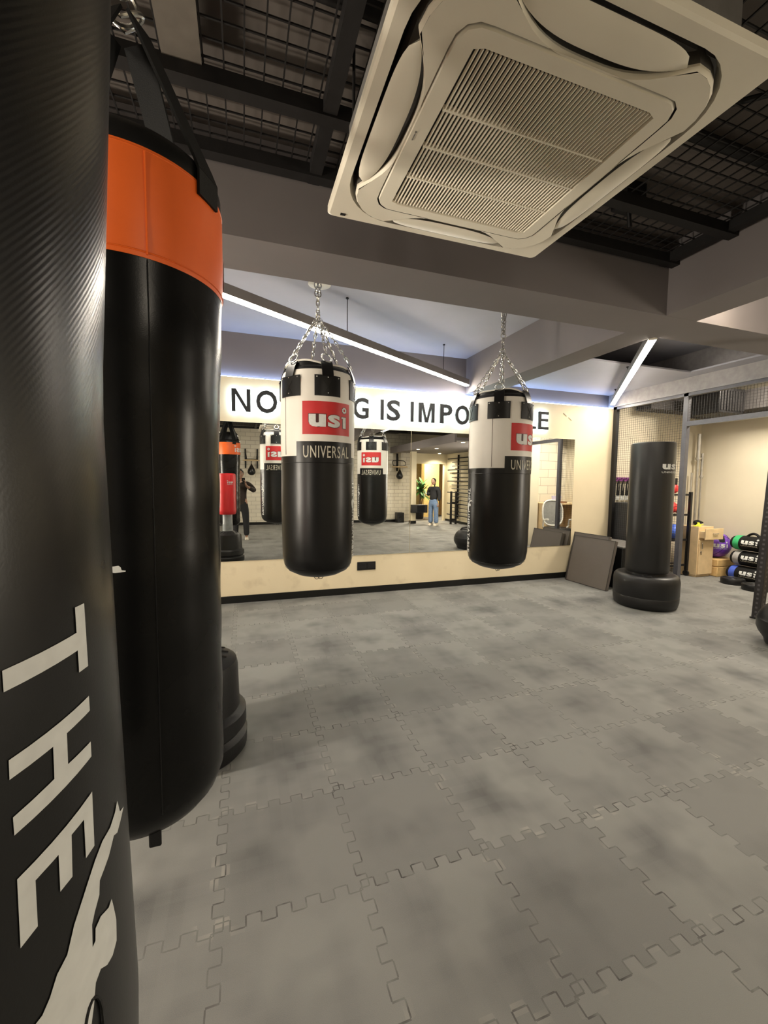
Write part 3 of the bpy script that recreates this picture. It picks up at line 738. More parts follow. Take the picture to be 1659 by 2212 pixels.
        so = sp.build('strap', t)
        rv = MB()
        for x_, z_ in ((-0.075, 1.412), (0, 1.412), (0.075, 1.412), (0.0, 1.305)):
            rv.sphere(T @ Vector((0.279*math.sin(x_/0.272), -0.279*math.cos(x_/0.272), z_)), 0.006, M_CHROME, 8, 4)
        for s_ in (1, -1):
            pp = [(s_*0.03*(2*i/6-1), 1.30+0.09*i/6) for i in range(7)]
            rv.tube([T @ Vector(((0.2785)*math.sin(x/0.272), -0.2795*math.cos(x/0.272), z)) for x, z in pp], 0.0010, M_NYLON, 4)
        rv.build('rivets', so)
        rg = MB(); c = T @ Vector((0, -0.236, 1.552)); torus(rg, c, 0.036, 0.0048, T @ Vector((0.1, -0.85, 0.5)), M_CHROME, 20, 6)
        ro = rg.build('d_ring', so)
        cn = MB(); chain(cn, T @ Vector((0, -0.224, 1.585)), apex+T @ Vector((0, -0.012, -0.012)), 11, 0.0040, M_CHROME, 0.0095); cn.build('chain', t)
    hg = MB(); torus(hg, apex+Vector((0, 0, 0.008)), 0.022, 0.006, (1, 0.3, 0), M_CHROME)
    chain(hg, apex+Vector((0, 0, 0.02)), apex+Vector((0, 0, 0.115)), 3, 0.005, M_CHROME, 0.012)
    torus(hg, apex+Vector((0, 0, 0.135)), 0.024, 0.006, (1, 0, 0), M_CHROME)
    for s_ in (-1, 1): chain(hg, apex+Vector((s_*0.010, 0, 0.15)), apex+Vector((s_*0.016, 0, 0.30)), 5, 0.005, M_CHROME, 0.013)
    zc = 3.17-loc[2]
    for s_ in (-1, 1): chain(hg, (s_*0.018, 0, apex.z+0.29), (s_*0.075, 0, zc-0.03), 4, 0.005, M_CHROME, 0.013)
    hg.build('hanging_chain', t)
    for s_ in (-1, 1):
        ey = MB(); torus(ey, (s_*0.078, 0, zc-0.028), 0.02, 0.006, (0, 1, 0), M_STEEL); ey.tube([(s_*0.078, 0, zc-0.012), (s_*0.078, 0, zc)], 0.018, M_STEEL, 12); ey.build('ceiling_hook', t)
    bl = MB()
    for i in range(2): bl.tube([(0.02*math.cos(q)+0.03*(i-0.5), -0.02, -0.026+0.022*math.sin(q)) for q in [PI+PI*j/6 for j in range(7)]], 0.0025, M_BLACK, 5)
    bl.build('bottom_loop', t)
    return t
heavy_bag((0.537, 3.17, 0.765), math.radians(4.9), 'white topped black punching bag hanging on chains, left of the two')
heavy_bag((2.182, 3.25, 0.715), math.radians(22.6), 'white topped black punching bag hanging on chains, right of the two')

# ---------------------------------------------------------------- near black bag at the left edge
NB = (-0.3063, 0.3952)
NPROF = [(0.3, 0.19), (0.9, 0.205), (1.2, 0.198), (1.47, 0.193), (1.6, 0.2), (1.8, 0.21), (2.2, 0.215), (2.6, 0.215)]
def nrad(z):
    for (a, ra), (b, rb) in zip(NPROF, NPROF[1:]):
        if z <= b: return ra+(rb-ra)*max(0.0, (z-a)/(b-a))
    return 0.215
nb = thing('punching_bag', 'ribbed black punching bag with large white THE lettering, cut by the left frame edge', 'punching bag', (NB[0], NB[1], 0.07))
pr = [(1e-6, 0.40), (0.12, 0.405), (0.17, 0.425), (0.188, 0.47)]+[(nrad(0.5+0.05*i), 0.5+0.05*i) for i in range(38)]+[(0.205, 2.40), (0.17, 2.44), (1e-6, 2.45)]
MB().lathe(pr, M_CARBON, 96).build('body', nb)
def dpoly(pts): return poly_fill([(math.radians(a)*0.2, z) for a, z in pts])
T_ = [(76.05, 1.3075), (79.2, 1.3075), (79.2, 1.2595), (76.05, 1.2595), (76.05, 1.276), (59.9, 1.2735), (59.9, 1.2865), (76.05, 1.289)]
H_ = [(78.8, 1.237), (78.8, 1.2255), (71.5, 1.2235), (71.3, 1.2015), (78.4, 1.202), (78.3, 1.1905), (59.9, 1.184), (59.9, 1.1955), (67.9, 1.1995), (68.1, 1.2215), (59.8, 1.2195), (59.9, 1.2315)]
E_ = [(77.7, 1.164), (77.2, 1.122), (74.3, 1.1215), (74.5, 1.151), (70.9, 1.1505), (70.4, 1.121), (67.4, 1.1205), (67.6, 1.1465), (62.8, 1.145), (62.6, 1.1145), (59.5, 1.112), (59.8, 1.156)]
pm = MB()
def wrapn(vf):
    wrap(pm, vf, nrad, 0.0, M_INK, 0.0007, 0.012, 0.2)
for q in (T_, H_, E_): wrapn(dpoly(q))
kv, kf = dpoly(KICK); wrapn((kv, kf))
wrapn(rot_text('UNBEATABLE', 0.2*math.radians(59.5), 0.2*math.radians(78.5), 0.46, 0.90, 0.02, 1.15))
pm.build('white_print', nb)
dk = MB(); ringpts = []
for i in range(20):
    t_ = 2*PI*i/20; a_ = math.radians(73.0)+math.radians(3.6)*math.cos(t_)*0.8-0.02*math.sin(t_)*0; z_ = 0.985+0.028*math.sin(t_)
    r_ = nrad(z_)+0.0012; ringpts.append((r_*math.sin(a_), -r_*math.cos(a_), z_))
dk.tube(ringpts, 0.0011, M_BLKL, 5, closed=True); dk.build('print_outline', nb)
for k in range(4):
    A = math.radians(45+90*k); s_ = MB()
    s_.bar((0.2*math.cos(A), 0.2*math.sin(A), 2.40), (0.02*math.cos(A), 0.02*math.sin(A), 2.86), 0.045, 0.005, M_NYLON, up=(0, 0, 1)); s_.build('strap', nb)
s_ = MB(); torus(s_, (0, 0, 2.88), 0.03, 0.006, (1, 0, 0), M_CHROME); chain(s_, (0, 0, 2.90), (0, 0, 3.12), 6, 0.005, M_CHROME, 0.013); s_.build('hanging_chain', nb)

# ---------------------------------------------------------------- orange banded bag
OB = (-0.277, 1.32)
ob = thing('punching_bag', 'tall black punching bag with an orange top band on webbing straps', 'punching bag', (OB[0], OB[1], 0))
def orad(z):
    pts = [(0.5, 0.198), (0.62, 0.207), (1.4, 0.210), (1.6, 0.212), (1.8, 0.221), (1.96, 0.225), (2.3, 0.228)]
    for (a, ra), (b, rb) in zip(pts, pts[1:]):
        if z <= b: return ra+(rb-ra)*max(0.0, (z-a)/(b-a))
    return 0.228
pr = [(1e-6, 0.532), (0.11, 0.535), (0.165, 0.545), (0.19, 0.575)]+[(orad(0.62+0.04*i)+0.0012*math.sin(i*1.3), 0.62+0.04*i) for i in range(34)]+[(orad(1.968), 1.968)]
MB().lathe(pr, vinyl_mat('glossy_black_vinyl', (0.0035, 0.0035, 0.0035), 0.27, 0.2, 0.22), 80).build('lower_sleeve', ob)
bd = MB().lathe([(orad(1.97)+0.001, 1.968), (orad(1.98)+0.002, 1.975), (0.2295, 2.08), (0.2295, 2.19), (0.2275, 2.205)], M_ORANGE, 80).build('orange_band', ob)
MB().lathe([(0.227, 2.203), (0.226, 2.24), (0.212, 2.26), (0.1, 2.255), (1e-6, 2.25)], M_BLKL, 80).build('top_cover', ob)
for zz in (1.98, 2.198):
    sm = MB(); torus(sm, (0, 0, zz), 0.2282, 0.0016, (0, 0, 1), M_ORANGE, 80, 5); sm.build('seam', bd)
A = math.radians(20); sm = MB()
sm.tube([((orad(z)+0.0018)*math.sin(A), -(orad(z)+0.0018)*math.cos(A), z) for z in [0.62+0.1*i for i in range(14)]+[1.965]], 0.0014, M_BLKL, 5)
sm.build('side_seam', ob); sm = MB(); sm.tube([((orad(z)+0.003)*math.sin(A), -(orad(z)+0.003)*math.cos(A), z) for z in (1.975, 2.08, 2.195)], 0.0022, M_ORANGE, 5); sm.build('side_seam', ob)
lg = MB(); usi_logo(lg, 0.230, math.radians(118), -0.10, 0.13, 2.02, 2.16, M_INK); usi_logo(lg, 0.230, math.radians(-62), -0.10, 0.13, 2.02, 2.16, M_INK); lg.build('printed_logo', bd)
wl = MB()
v_, f_ = poly_fill([(0.0, 0.0), (0.030, 0.002), (0.031, 0.006), (0.019, 0.008), (0.017, 0.018), (0.010, 0.024), (0.0, 0.022), (-0.03, 0.02), (-0.03, 0.004)])
wrap(wl, ([(x*0.7, z*0.7) for x, z in v_], f_), 0.2098, math.radians(-2.5), M_INK, 0.0015); 
wlo = wl.build('small_white_print', ob); wlo.location.z = 1.25
for k in range(4):
    A = math.radians(-30+90*k); s_ = MB()
    pts = [(0.232, 2.17), (0.233, 2.23), (0.218, 2.265), (0.045, 2.625)]  # from the cover up to the ring
    for (r0, z0), (r1, z1) in zip(pts, pts[1:]):
        s_.bar((r0*math.cos(A), r0*math.sin(A), z0), (r1*math.cos(A), r1*math.sin(A), z1), 0.075, 0.007, M_NYLON, up=(math.cos(A)*0.3, math.sin(A)*0.3, 1) if r0 != r1 else (math.cos(A), math.sin(A), 0))
    s_.build('strap', ob)
s_ = MB(); s_.tube([(0.045*math.cos(t_), 0.02*math.sin(t_), 2.635+0.03*abs(math.cos(t_))) for t_ in [2*PI*i/16 for i in range(16)]], 0.006, M_CHROME, 8, closed=True)
torus(s_, (0, 0, 2.67), 0.035, 0.006, (0, 1, 0.2), M_CHROME); chain(s_, (0, 0, 2.70), (0, 0, 3.19), 9, 0.005, M_CHROME, 0.014); s_.build('hanging_chain', ob)
MB().box(0.03, 0.06, -0.158, -0.150, 0.505, 0.552, M_NYLON).build('bottom_loop', ob, 0.004)

# ---------------------------------------------------------------- free standing bags
def lathe_thing(name, label, cat, loc, parts, group=None, rz=0.0):
    t = thing(name, label, cat, loc, rz, group)
    for pn, pr_, mt, n in parts: MB().lathe(pr_, mt, n).build(pn, t)
    return t
rb_ = lathe_thing('standing_bag', 'red free standing bag with grey post and black base behind the orange banded bag', 'standing bag', (-0.278, 2.40, 0), [
    ('base', [(0.268, 0.0), (0.278, 0.012), (0.281, 0.085), (0.262, 0.10), (0.256, 0.108), (0.262, 0.12), (0.277, 0.135), (0.275, 0.205), (0.256, 0.222), (0.243, 0.232), (0.240, 0.30), (0.236, 0.45), (0.228, 0.485), (0.20, 0.505), (0.10, 0.545), (0.095, 0.55)], M_PLAST, 64),
    ('post', [(0.092, 0.52), (0.088, 0.56), (0.086, 0.66), (0.088, 0.67), (0.084, 0.68), (0.082, 0.90)], mat('grey_spring_post', (0.26, 0.28, 0.29), 0.4), 32),
    ('pad', [(0.10, 0.845), (0.135, 0.85), (0.147, 0.868), (0.152, 0.92), (0.152, 1.50), (0.147, 1.56), (0.125, 1.578), (1e-6, 1.582)], M_REDPAD, 48)])
rbs = [c for c in rb_.children if c.name.startswith('pad')][0]
pm = MB(); usi_logo(pm, 0.153, PI-0.35, -0.05, 0.05, 1.40, 1.46, M_INK); label_text(pm, 'UNIVERSAL', 0.153, PI-0.35, -0.05, 0.05, 1.375, 1.39, M_INK)
unbeatable(pm, 0.153, PI+0.95, 1.36, 0.98, 0.024); pm.build('white_print', rbs)
rbb = [c for c in rb_.children if c.name.startswith('base')][0]
for i in range(16):
    cl = MB(); a_ = 2*PI*i/16; z_ = lambda r: 0.547-(r-0.10)*0.40
    cl.bar((0.125*math.cos(a_), 0.125*math.sin(a_), z_(0.125)), (0.185*math.cos(a_+0.12), 0.185*math.sin(a_+0.12), z_(0.185)), 0.010, 0.006, M_DARK, up=(0, 0, 1)); cl.build('embossed_rib', rbb)

sb = lathe_thing('standing_bag', 'tall matt black free standing bag on a wide black base near the mesh partition', 'standing bag', (4.64, 3.74, 0), [
    ('base', [(0.295, 0.0), (0.318, 0.02), (0.330, 0.07), (0.333, 0.125), (0.328, 0.135), (0.333, 0.145), (0.333, 0.30), (0.325, 0.345), (0.305, 0.368), (0.27, 0.375), (0.16, 0.365), (0.1, 0.36)], M_PLAST, 72),
    ('neck', [(0.20, 0.36), (0.195, 0.40)], M_BLACK, 48),
    ('column', [(0.19, 0.388), (0.212, 0.395), (0.221, 0.42), (0.222, 1.0), (0.222, 1.83), (0.219, 1.855), (0.205, 1.862), (0.1, 1.855), (1e-6, 1.85)], vinyl_mat('matt_black_vinyl', (0.0125, 0.0125, 0.013), 0.36, 0.1), 72)])
sb.scale = (1.05,)*3
sbc = [c for c in sb.children if c.name.startswith('column')][0]
vx = math.atan2(4.42, 3.56)
pm = MB(); PH = math.radians(0)
# print faces partly to the right of the view
ph = -vx+math.radians(90)+0.0
ph = math.radians(-51+58)
usi_logo(pm, 0.2225, ph, -0.13, 0.10, 1.56, 1.66, M_INK); label_text(pm, 'UNIVERSAL', 0.2225, ph, -0.135, 0.10, 1.52, 1.54, M_INK); pm.build('white_print', sbc)
cp = MB(); cp.lathe([(0.05, 0.372), (0.05, 0.381), (0.045, 0.384), (1e-6, 0.384)], M_BLACK, 20, c=(-0.24*0.75, -0.24*0.66)); cp.build('filler_cap', [c for c in sb.children if c.name.startswith('base')][0])

db = lathe_thing('weighted_base', 'domed black plastic weighted base standing alone at the right edge', 'bag base', (4.72, 2.26, 0), [
    ('base', [(0.20, 0.0), (0.235, 0.02), (0.245, 0.06), (0.285, 0.12), (0.300, 0.16), (0.300, 0.235), (0.292, 0.245), (0.290, 0.262), (0.262, 0.32), (0.21, 0.375), (0.14, 0.40), (0.13, 0.42), (0.06, 0.425), (1e-6, 0.426)], M_PLAST, 64)])
db.scale = (1.05,)*3
hm = MB(); hm.tube([(-0.16, -0.05, 0.395), (-0.12, -0.06, 0.43), (0.02, -0.06, 0.445), (0.10, -0.05, 0.42)], 0.014, M_PLAST, 8); hm.build('carry_handle', db)

# ---------------------------------------------------------------- mats and foam box by the partition
def mat_slab(loc, rz, lean, w_, h_, th, label):
    t = thing('exercise_mat', label, 'mat', loc, rz, 'leaning exercise mats')
    T = Matrix.Rotation(lean, 4, 'Y')
    MB().box(0, th, -w_/2, w_/2, 0, h_, M_MAT, T).build('pad', t, 0.008)
    pp = MB()
    for z_ in (0.004, h_-0.004): pp.tube([T @ Vector((-0.001, y_, z_)) for y_ in (-w_/2, w_/2)], 0.004, M_MATD, 6)
    for y_ in (-w_/2+0.002, w_/2-0.002): pp.tube([T @ Vector((-0.001, y_, z_)) for z_ in (0.0, h_)], 0.004, M_MATD, 6)
    pp.build('piping', t); t.scale = (1.05,)*3; return t
mat_slab((4.652, 4.704, 0.004), math.radians(2), math.radians(12), 0.68, 0.665, 0.05, 'front brown grey folding mat leaning on the black foam box')
mat_slab((4.714, 4.83, 0.004), math.radians(2), math.radians(12), 0.60, 0.70, 0.05, 'second brown grey mat leaning behind the front mat')
fb = thing('foam_plyo_box', 'low black box with grey top behind the leaning mats', 'plyo box', (5.27, 4.82, 0))
fb.scale = (1.05,)*3
MB().box(-0.33, 0.24, -0.46, 0.33, 0.0, 0.55, M_BLKL).build('body', fb, 0.012); MB().box(-0.335, 0.245, -0.465, 0.335, 0.552, 0.575, mat('grey_scuffed_top', (0.16, 0.15, 0.14), 0.5, var=0.3)).build('lid', fb, 0.006)
MB().box(-0.02, 0.14, -0.475, -0.463, 0.48, 0.53, M_NYLON).box(0.05, 0.10, -0.482, -0.473, 0.488, 0.522, M_CHROME).build('buckle_strap', fb)

# ================================================================ MESH PARTITION
PX = 5.57
pt = thing('mesh_partition', 'black steel framed wire mesh partition with a doorway, right of the mirror wall', 'partition', (PX, 4.0, 0))
def py(y): return y-4.0
MB().box(-0.03, 0.03, py(5.12), py(5.18), 0, 2.665, M_BLACK).build('post', pt)
MB().box(-0.03, 0.03, py(4.01), py(4.07), 0, 2.665, M_GREYSTEEL).build('post', pt)
MB().box(-0.03, 0.03, py(1.3), py(1.36), 0, 2.665, M_GREYSTEEL).build('post', pt)
MB().box(-0.03, 0.03, py(1.3), py(5.18), 2.625, 2.665, M_GREYSTEEL).build('top_rail', pt)
MB().box(-0.03, 0.03, py(1.36), py(4.01), 2.235, 2.295, M_GREYSTEEL).build('door_header', pt)
MB().box(-0.025, 0.025, py(4.07), py(5.12), 0.02, 0.06, M_BLACK).build('bottom_rail', pt)
def wires(y0, y1, z0, z1, name):
    m_ = MB(); s_ = 0.034; y = y0+s_/2
    while y < y1: m_.box(-0.0012, 0.0012, py(y)-0.0012, py(y)+0.0012, z0, z1, M_STEEL); y += s_
    z = z0+s_/2
    while z < z1: m_.box(-0.0036, -0.0012, py(y0), py(y1), z-0.0012, z+0.0012, M_STEEL); z += s_
    m_.build(name, pt)
wires(4.07, 5.12, 0.06, 2.625, 'wire_mesh'); wires(1.36, 4.01, 2.295, 2.625, 'wire_mesh')
# rig upright with punched holes
ru = thing('rig_upright', 'black perforated rig upright at the right edge of the doorway', 'rig', (5.36, 2.96, 0))
def punched_mat():
    s = NT('punched_black_steel')
    co = s.node('ShaderNodeSeparateXYZ'); s.link(s.coord(), co.inputs[0])
    fz = s.math('ABSOLUTE', s.math('SUBTRACT', s.math('FRACT', s.math('DIVIDE', co.outputs[2], 0.05)), 0.5))
    mn = s.math('MINIMUM', s.math('ABSOLUTE', co.outputs[0]), s.math('ABSOLUTE', co.outputs[1]))
    d = s.math('MULTIPLY', s.math('LESS_THAN', fz, 0.22), s.math('LESS_THAN', mn, 0.011))
    s.link(s.mix(d, (0.016, 0.014, 0.015), (0.075, 0.07, 0.075)), s.b.inputs['Base Color']); s.b.inputs['Roughness'].default_value = 0.45
    return s.m
MB().box(-0.04, 0.04, -0.04, 0.04, 0.012, 2.28, punched_mat()).build('column', ru, 0.004).rotation_euler = (0, math.radians(3.2), 0)
MB().box(-0.05, 0.05, -0.05, 0.05, 0.0, 0.016, M_BLACK).build('foot_plate', ru, 0.003)

# ================================================================ STORE ROOM
cb = thing('wooden_cabinet', 'pale wood bedside cabinet with its drawer pulled open', 'cabinet', (6.94, 4.755, 0))
cb.scale = (1.05,)*3
MB().box(-0.16, 0.16, -0.14, 0.15, 0.03, 0.765, M_WOOD).box(-0.15, 0.15, -0.125, 0.14, 0.0, 0.03, M_WOOD).build('body', cb, 0.003)
dr = MB().box(-0.15, 0.225, -0.158, -0.141, 0.045, 0.555, M_WOOD)
do = MB().box(-0.145, 0.158, -0.156, -0.141, 0.045, 0.565, M_WOOD).build('door', cb, 0.003)
MB().tube([(-0.115, -0.158, 0.53), (-0.115, -0.18, 0.525), (-0.115, -0.18, 0.44), (-0.115, -0.158, 0.435)], 0.006, M_CHROME, 8).build('handle', do)
MB().tube([(-0.115, -0.157, 0.39), (-0.115, -0.166, 0.39)], 0.011, M_CHROME, 12).tube([(-0.115, -0.166, 0.388), (-0.112, -0.168, 0.345)], 0.004, M_STEEL, 6).build('lock_and_key', do)
dw = MB().box(-0.145, 0.235, -0.235, -0.218, 0.58, 0.745, M_WOOD).box(-0.135, 0.145, -0.218, -0.1415, 0.60, 0.70, M_WOOD).build('drawer', cb, 0.003)
MB().tube([(0.01, -0.236, 0.672), (0.01, -0.252, 0.668), (0.11, -0.252, 0.668), (0.11, -0.236, 0.672)], 0.006, M_CHROME, 8).build('handle', dw)
# things on the cabinet
M_YEL = mat('bright_yellow_webbing', (0.72, 0.80, 0.03), 0.55)
ys = MB()
for a, b, zz in (((-0.15, -0.02, 0.772), (0.02, -0.05, 0.795), 0), ((-0.15, -0.06, 0.772), (0.03, 0.02, 0.80), 0), ((-0.12, -0.10, 0.770), (0.06, 0.05, 0.815), 0)): ys.bar(a, b, 0.030, 0.006, M_YEL, up=(0, 0, 1))
tag(ys.build('strap_bundle'), 'bright yellow strap heaped on top of the wooden cabinet', 'strap').location = (6.93, 4.72, 0.038)
gl = thing('training_gloves', 'pair of crumpled black gloves on the wooden cabinet beside the yellow strap', 'gloves', (7.03, 4.83, 0.805))
for i, (x, y) in enumerate(((0, 0), (0.07, 0.03))):
    MB().sphere((x, y, 0.042), 0.05, M_NYLON, 14, 8, sq=(1, 0.8, 0.82)).tube([(x+0.02, y-0.02, 0.05), (x+0.06, y-0.05, 0.04)], [0.02, 0.012], M_NYLON, 8).build('glove', gl)
# rack of balls behind the standing bag
rk = thing('ball_rack', 'tall black steel ball rack on castors behind the standing bag', 'rack', (6.45, 4.95, 0))
for sx in (-0.30, 0.30):
    for sy in (-0.20, 0.20):
        MB().box(sx-0.02, sx+0.02, sy-0.02, sy+0.02, 0.09, 1.35, M_BLACK).build('post', rk)
        MB().tube([(sx-0.015, sy, 0.045), (sx+0.015, sy, 0.045)], 0.045, M_PLAST, 16).build('castor', rk)
sh_z = (0.16, 0.57, 0.97, 1.29)
for z in sh_z: MB().box(-0.30, 0.30, -0.20, -0.17, z, z+0.03, M_BLACK).box(-0.30, 0.30, 0.17, 0.20, z, z+0.03, M_BLACK).box(-0.30, 0.30, -0.02, 0.02, z, z+0.02, M_BLACK).build('shelf', rk)
def med_ball(loc, r, col, label, grp):
    t = thing('medicine_ball', label, 'ball', loc, rnd.uniform(0, 6), grp)
    MB().sphere((0, 0, r), r, col, 24, 14).build('shell', t)
    m_ = MB(); torus(m_, (0, 0, r), r*1.001, 0.003, (0.3, 0.2, 1), M_BLACK, 24, 5); m_.build('groove', t)
M_REDB = mat('red_rubber', (0.62, 0.03, 0.03), 0.45); M_BLUE = mat('blue_rubber', (0.06, 0.14, 0.62), 0.45)
med_ball((6.46, 4.86, 1.0005), 0.10, M_REDB, 'left red medicine ball on the ball rack beside the standing bag', 'red medicine balls on the rack')
med_ball((6.645, 4.85, 1.0005), 0.078, M_REDB, 'right red medicine ball on the ball rack beside the cabinet', 'red medicine balls on the rack')
med_ball((6.56, 4.85, 0.6005), 0.115, M_BLUE, 'blue medicine ball on the lower shelf of the ball rack', None)
bx = thing('boxing_glove', 'red boxing glove lying on top of the ball rack', 'glove', (6.47, 4.83, 1.32))
MB().sphere((0, 0, 0.08), 0.08, M_REDB, 16, 10, sq=(1, 0.85, 1)).sphere((0.06, -0.03, 0.07), 0.035, M_REDB, 10, 6).build('fist', bx); MB().tube([(0, 0, 0.14), (0, 0.01, 0.24)], [0.05, 0.058], M_BLACK, 14).build('cuff', bx)
# barbells standing in the corner
def barbell(x, y, z1, sl, r, label, thick=0.012):
    t = thing('barbell', label, 'barbell', (x, y, 0), 0, 'barbells standing in the corner')
    MB().tube([(0, 0, 0.0), (0.0, 0.0, z1-sl)], thick, M_BARST, 14).build('shaft', t)
    MB().tube([(0, 0, z1-sl), (0, 0, z1)], r, M_BARST, 18).build('sleeve', t)
    MB().tube([(0, 0, z1-sl-0.05), (0, 0, z1-sl-0.03)], r*1.05, M_BARST, 18).tube([(0, 0, z1-sl-0.03), (0, 0, z1-sl)], r*1.5, M_BARST, 18).build('collar', t)
barbell(7.40, 5.12, 2.33, 0.40, 0.032, 'taller steel barbell standing in the store room corner', 0.019)
barbell(7.31, 5.15, 1.67, 0.34, 0.016, 'shorter thin steel bar standing left of the tall barbell', 0.012)
barbell(7.47, 5.10, 2.0, 0.38, 0.022, 'middle steel bar half hidden behind the tall barbell', 0.014)
# blocks and ball
def block(x0, x1, y0, y1, z0, z1, label):
    t = MB().box(x0, x1, y0, y1, z0, z1, M_PINE).build('wooden_block', None, 0.012); tag(t, label, 'block', 'wooden blocks under the ball')
block(7.14, 7.44, 4.53, 4.88, 0.0, 0.158, 'lower pale wooden block on the floor beside the cabinet')
block(7.14, 7.55, 4.53, 4.88, 0.160, 0.278, 'upper pale wooden block carrying the purple ball')
pb = thing('slam_ball', 'purple and black slam ball resting on two wooden blocks', 'ball', (7.36, 4.72, 0.279))
M_PUR = mat('purple_rubber', (0.15, 0.05, 0.42), 0.4)
MB().sphere((0, 0, 0.205), 0.205, M_PUR, 36, 22).build('shell', pb)
pp = MB()
for i in range(2): torus(pp, (0, 0, 0.205), 0.2065, 0.0025, ((0.5, 0.6, 0.6), (-0.7, 0.3, 0.5))[i], M_BLACK, 36, 5)
pp.build('groove', pb)
pp = MB(); v_ = []; f_ = []
c = Vector((-0.35, -0.55, 0.75)).normalized(); x_, y_, _ = frame(c)
for i in range(5):
    for j in range(16):
        a = 0.55*i/4; b = 2*PI*j/16
        q = (c*math.cos(a)+(x_*math.cos(b)*0.8+y_*math.sin(b))*math.sin(a))*0.2075; v_.append((q.x, q.y, q.z+0.205))
for i in range(4): f_ += [(i*16+j, i*16+(j+1) % 16, (i+1)*16+(j+1) % 16, (i+1)*16+j) for j in range(16)]
pp.add(v_, f_, M_NYLON).build('black_patch', pb)
pp = MB(); usi_logo(pp, 0.207, math.radians(-38), -0.11, 0.11, -0.02, 0.085, M_INK); label_text(pp, 'UNIVERSAL', 0.207, math.radians(-38), -0.11, 0.10, -0.045, -0.03, M_INK)
# bend the flat print onto the sphere
pv = []
for x, y, z in pp.v:
    q = Vector((x, y, z)).normalized()*0.2078; pv.append((q.x, q.y, q.z+0.205))
pp.v = pv; pp.build('white_print', pb)
# sand bags, axis along Y
M_GRN = mat('green_webbing', (0.03, 0.36, 0.13), 0.6); M_GRY = mat('grey_webbing', (0.30, 0.29, 0.28), 0.6); M_BLU2 = mat('blue_webbing', (0.05, 0.10, 0.50), 0.6)
def sandbag(x, y, z, r, L, band, label):
    t = thing('sandbag', label, 'sandbag', (x, y, z), 0, 'stacked black sandbags'); t.scale = (1.25, 1, 1)
    R_ = Matrix.Translation((0, 0, r)) @ Matrix.Rotation(PI/2, 4, 'X')   # lathe axis -> -Y
    MB().lathe([(1e-6, -L/2), (r*0.5, -L/2), (r*0.85, -L/2+0.02), (r, -L/2+0.07), (r*1.01, 0), (r, L/2-0.07), (r*0.85, L/2-0.02), (1e-6, L/2)], M_NYLON, 36, T=R_).build('body', t)
    MB().lathe([(r*1.012, -L/2+0.065), (r*1.022, -L/2+0.075), (r*1.022, -L/2+0.135), (r*1.012, -L/2+0.145)], band, 36, T=R_).build('band', t)
    hp = []; top_ = 'top' in label
    for i in range(9):
        a = PI*i/8; hp.append((0.0, 0.26-0.18*i/8-0.02, 2*r-0.01+0.055*math.sin(a)) if top_ else (-r*0.97-0.03*math.sin(a), -0.14-0.12*i/8, r*0.8))
    MB().tube(hp, 0.018, M_NYLON, 8).build('handle', t)
    mk = MB(); tmp = MB()
    usi_logo(tmp, r*1.012, 0.0, -0.235, -0.01, -0.02, 0.08, M_INK); label_text(tmp, 'UNIVERSAL', r*1.012, 0.0, -0.235, -0.01, -0.05, -0.032, M_INK2)
    # text runs along the axis: flat (s,z) -> axis, angle
    out = []
    for X, Y, Z in tmp.v:
        a = math.atan2(X, -Y); rr = math.hypot(X, Y); s_ = a*r*1.012   # arc length = along axis
        ang = Z/r+0.15
        out.append((-rr*math.cos(ang), -s_, r+rr*math.sin(ang)))
    tmp.v = out; tmp.build('white_print', t)
sandbag(7.34, 4.03, 0.462, 0.112, 0.84, M_GRN, 'top black sandbag with a green band, on the stack of three')
sandbag(7.31, 4.00, 0.232, 0.112, 0.84, M_GRY, 'middle black sandbag with a grey band in the stack of three')
sandbag(7.26, 3.98, 0.002, 0.112, 0.90, M_BLU2, 'bottom black sandbag with a blue band on the floor')
def plate(x, y, r, h, label):
    t = thing('weight_plate', label, 'weight plate', (x, y, 0), 0, 'weight plates on the floor')
    MB().lathe([(r*0.16, 0.0), (r*0.96, 0.0), (r, 0.008), (r, h-0.008), (r*0.96, h), (r*0.82, h), (r*0.78, h-0.008), (r*0.4, h-0.008), (r*0.34, h), (r*0.16, h), (r*0.16, 0.0)], M_PLAST, 40).build('disc', t)
    MB().lathe([(r*0.155, 0.001), (r*0.155, h+0.002), (r*0.11, h+0.002), (r*0.11, 0.001), (r*0.155, 0.001)], M_CHROME, 24).build('hub_ring', t)
plate(6.90, 4.16, 0.145, 0.085, 'black weight plate flat on the floor, left of the pair before the sandbags')
plate(6.77, 3.80, 0.145, 0.085, 'black weight plate flat on the floor, right of the pair before the sandbags')
# dark locker and hanging ropes just behind the mesh
lk = thing('storage_locker', 'dark grey locker standing behind the mesh partition', 'locker', (5.88, 5.02, 0))
MB().box(-0.25, 0.22, -0.22, 0.19, 0.04, 1.17, mat('charcoal_panel', (0.045, 0.047, 0.05), 0.5)).box(-0.23, 0.20, -0.2, 0.17, 0, 0.04, M_BLACK).build('body', lk, 0.004)
for s_ in (0, 1): MB().box(-0.245+0.235*s_, -0.02+0.235*s_, -0.236, -0.221, 0.06, 1.15, mat('charcoal_panel', (0.045, 0.047, 0.05))).build('door', lk, 0.003)
M_PURP = mat('purple_band', (0.16, 0.02, 0.16), 0.5)
hk = thing('hook_rail', 'purple hook rail on the store room wall holding skipping ropes', 'hook rail', (5.92, 5.20, 1.54))
MB().box(-0.33, 0.33, -0.02, 0.03, -0.03, 0.03, M_PURP).build('rail', hk)
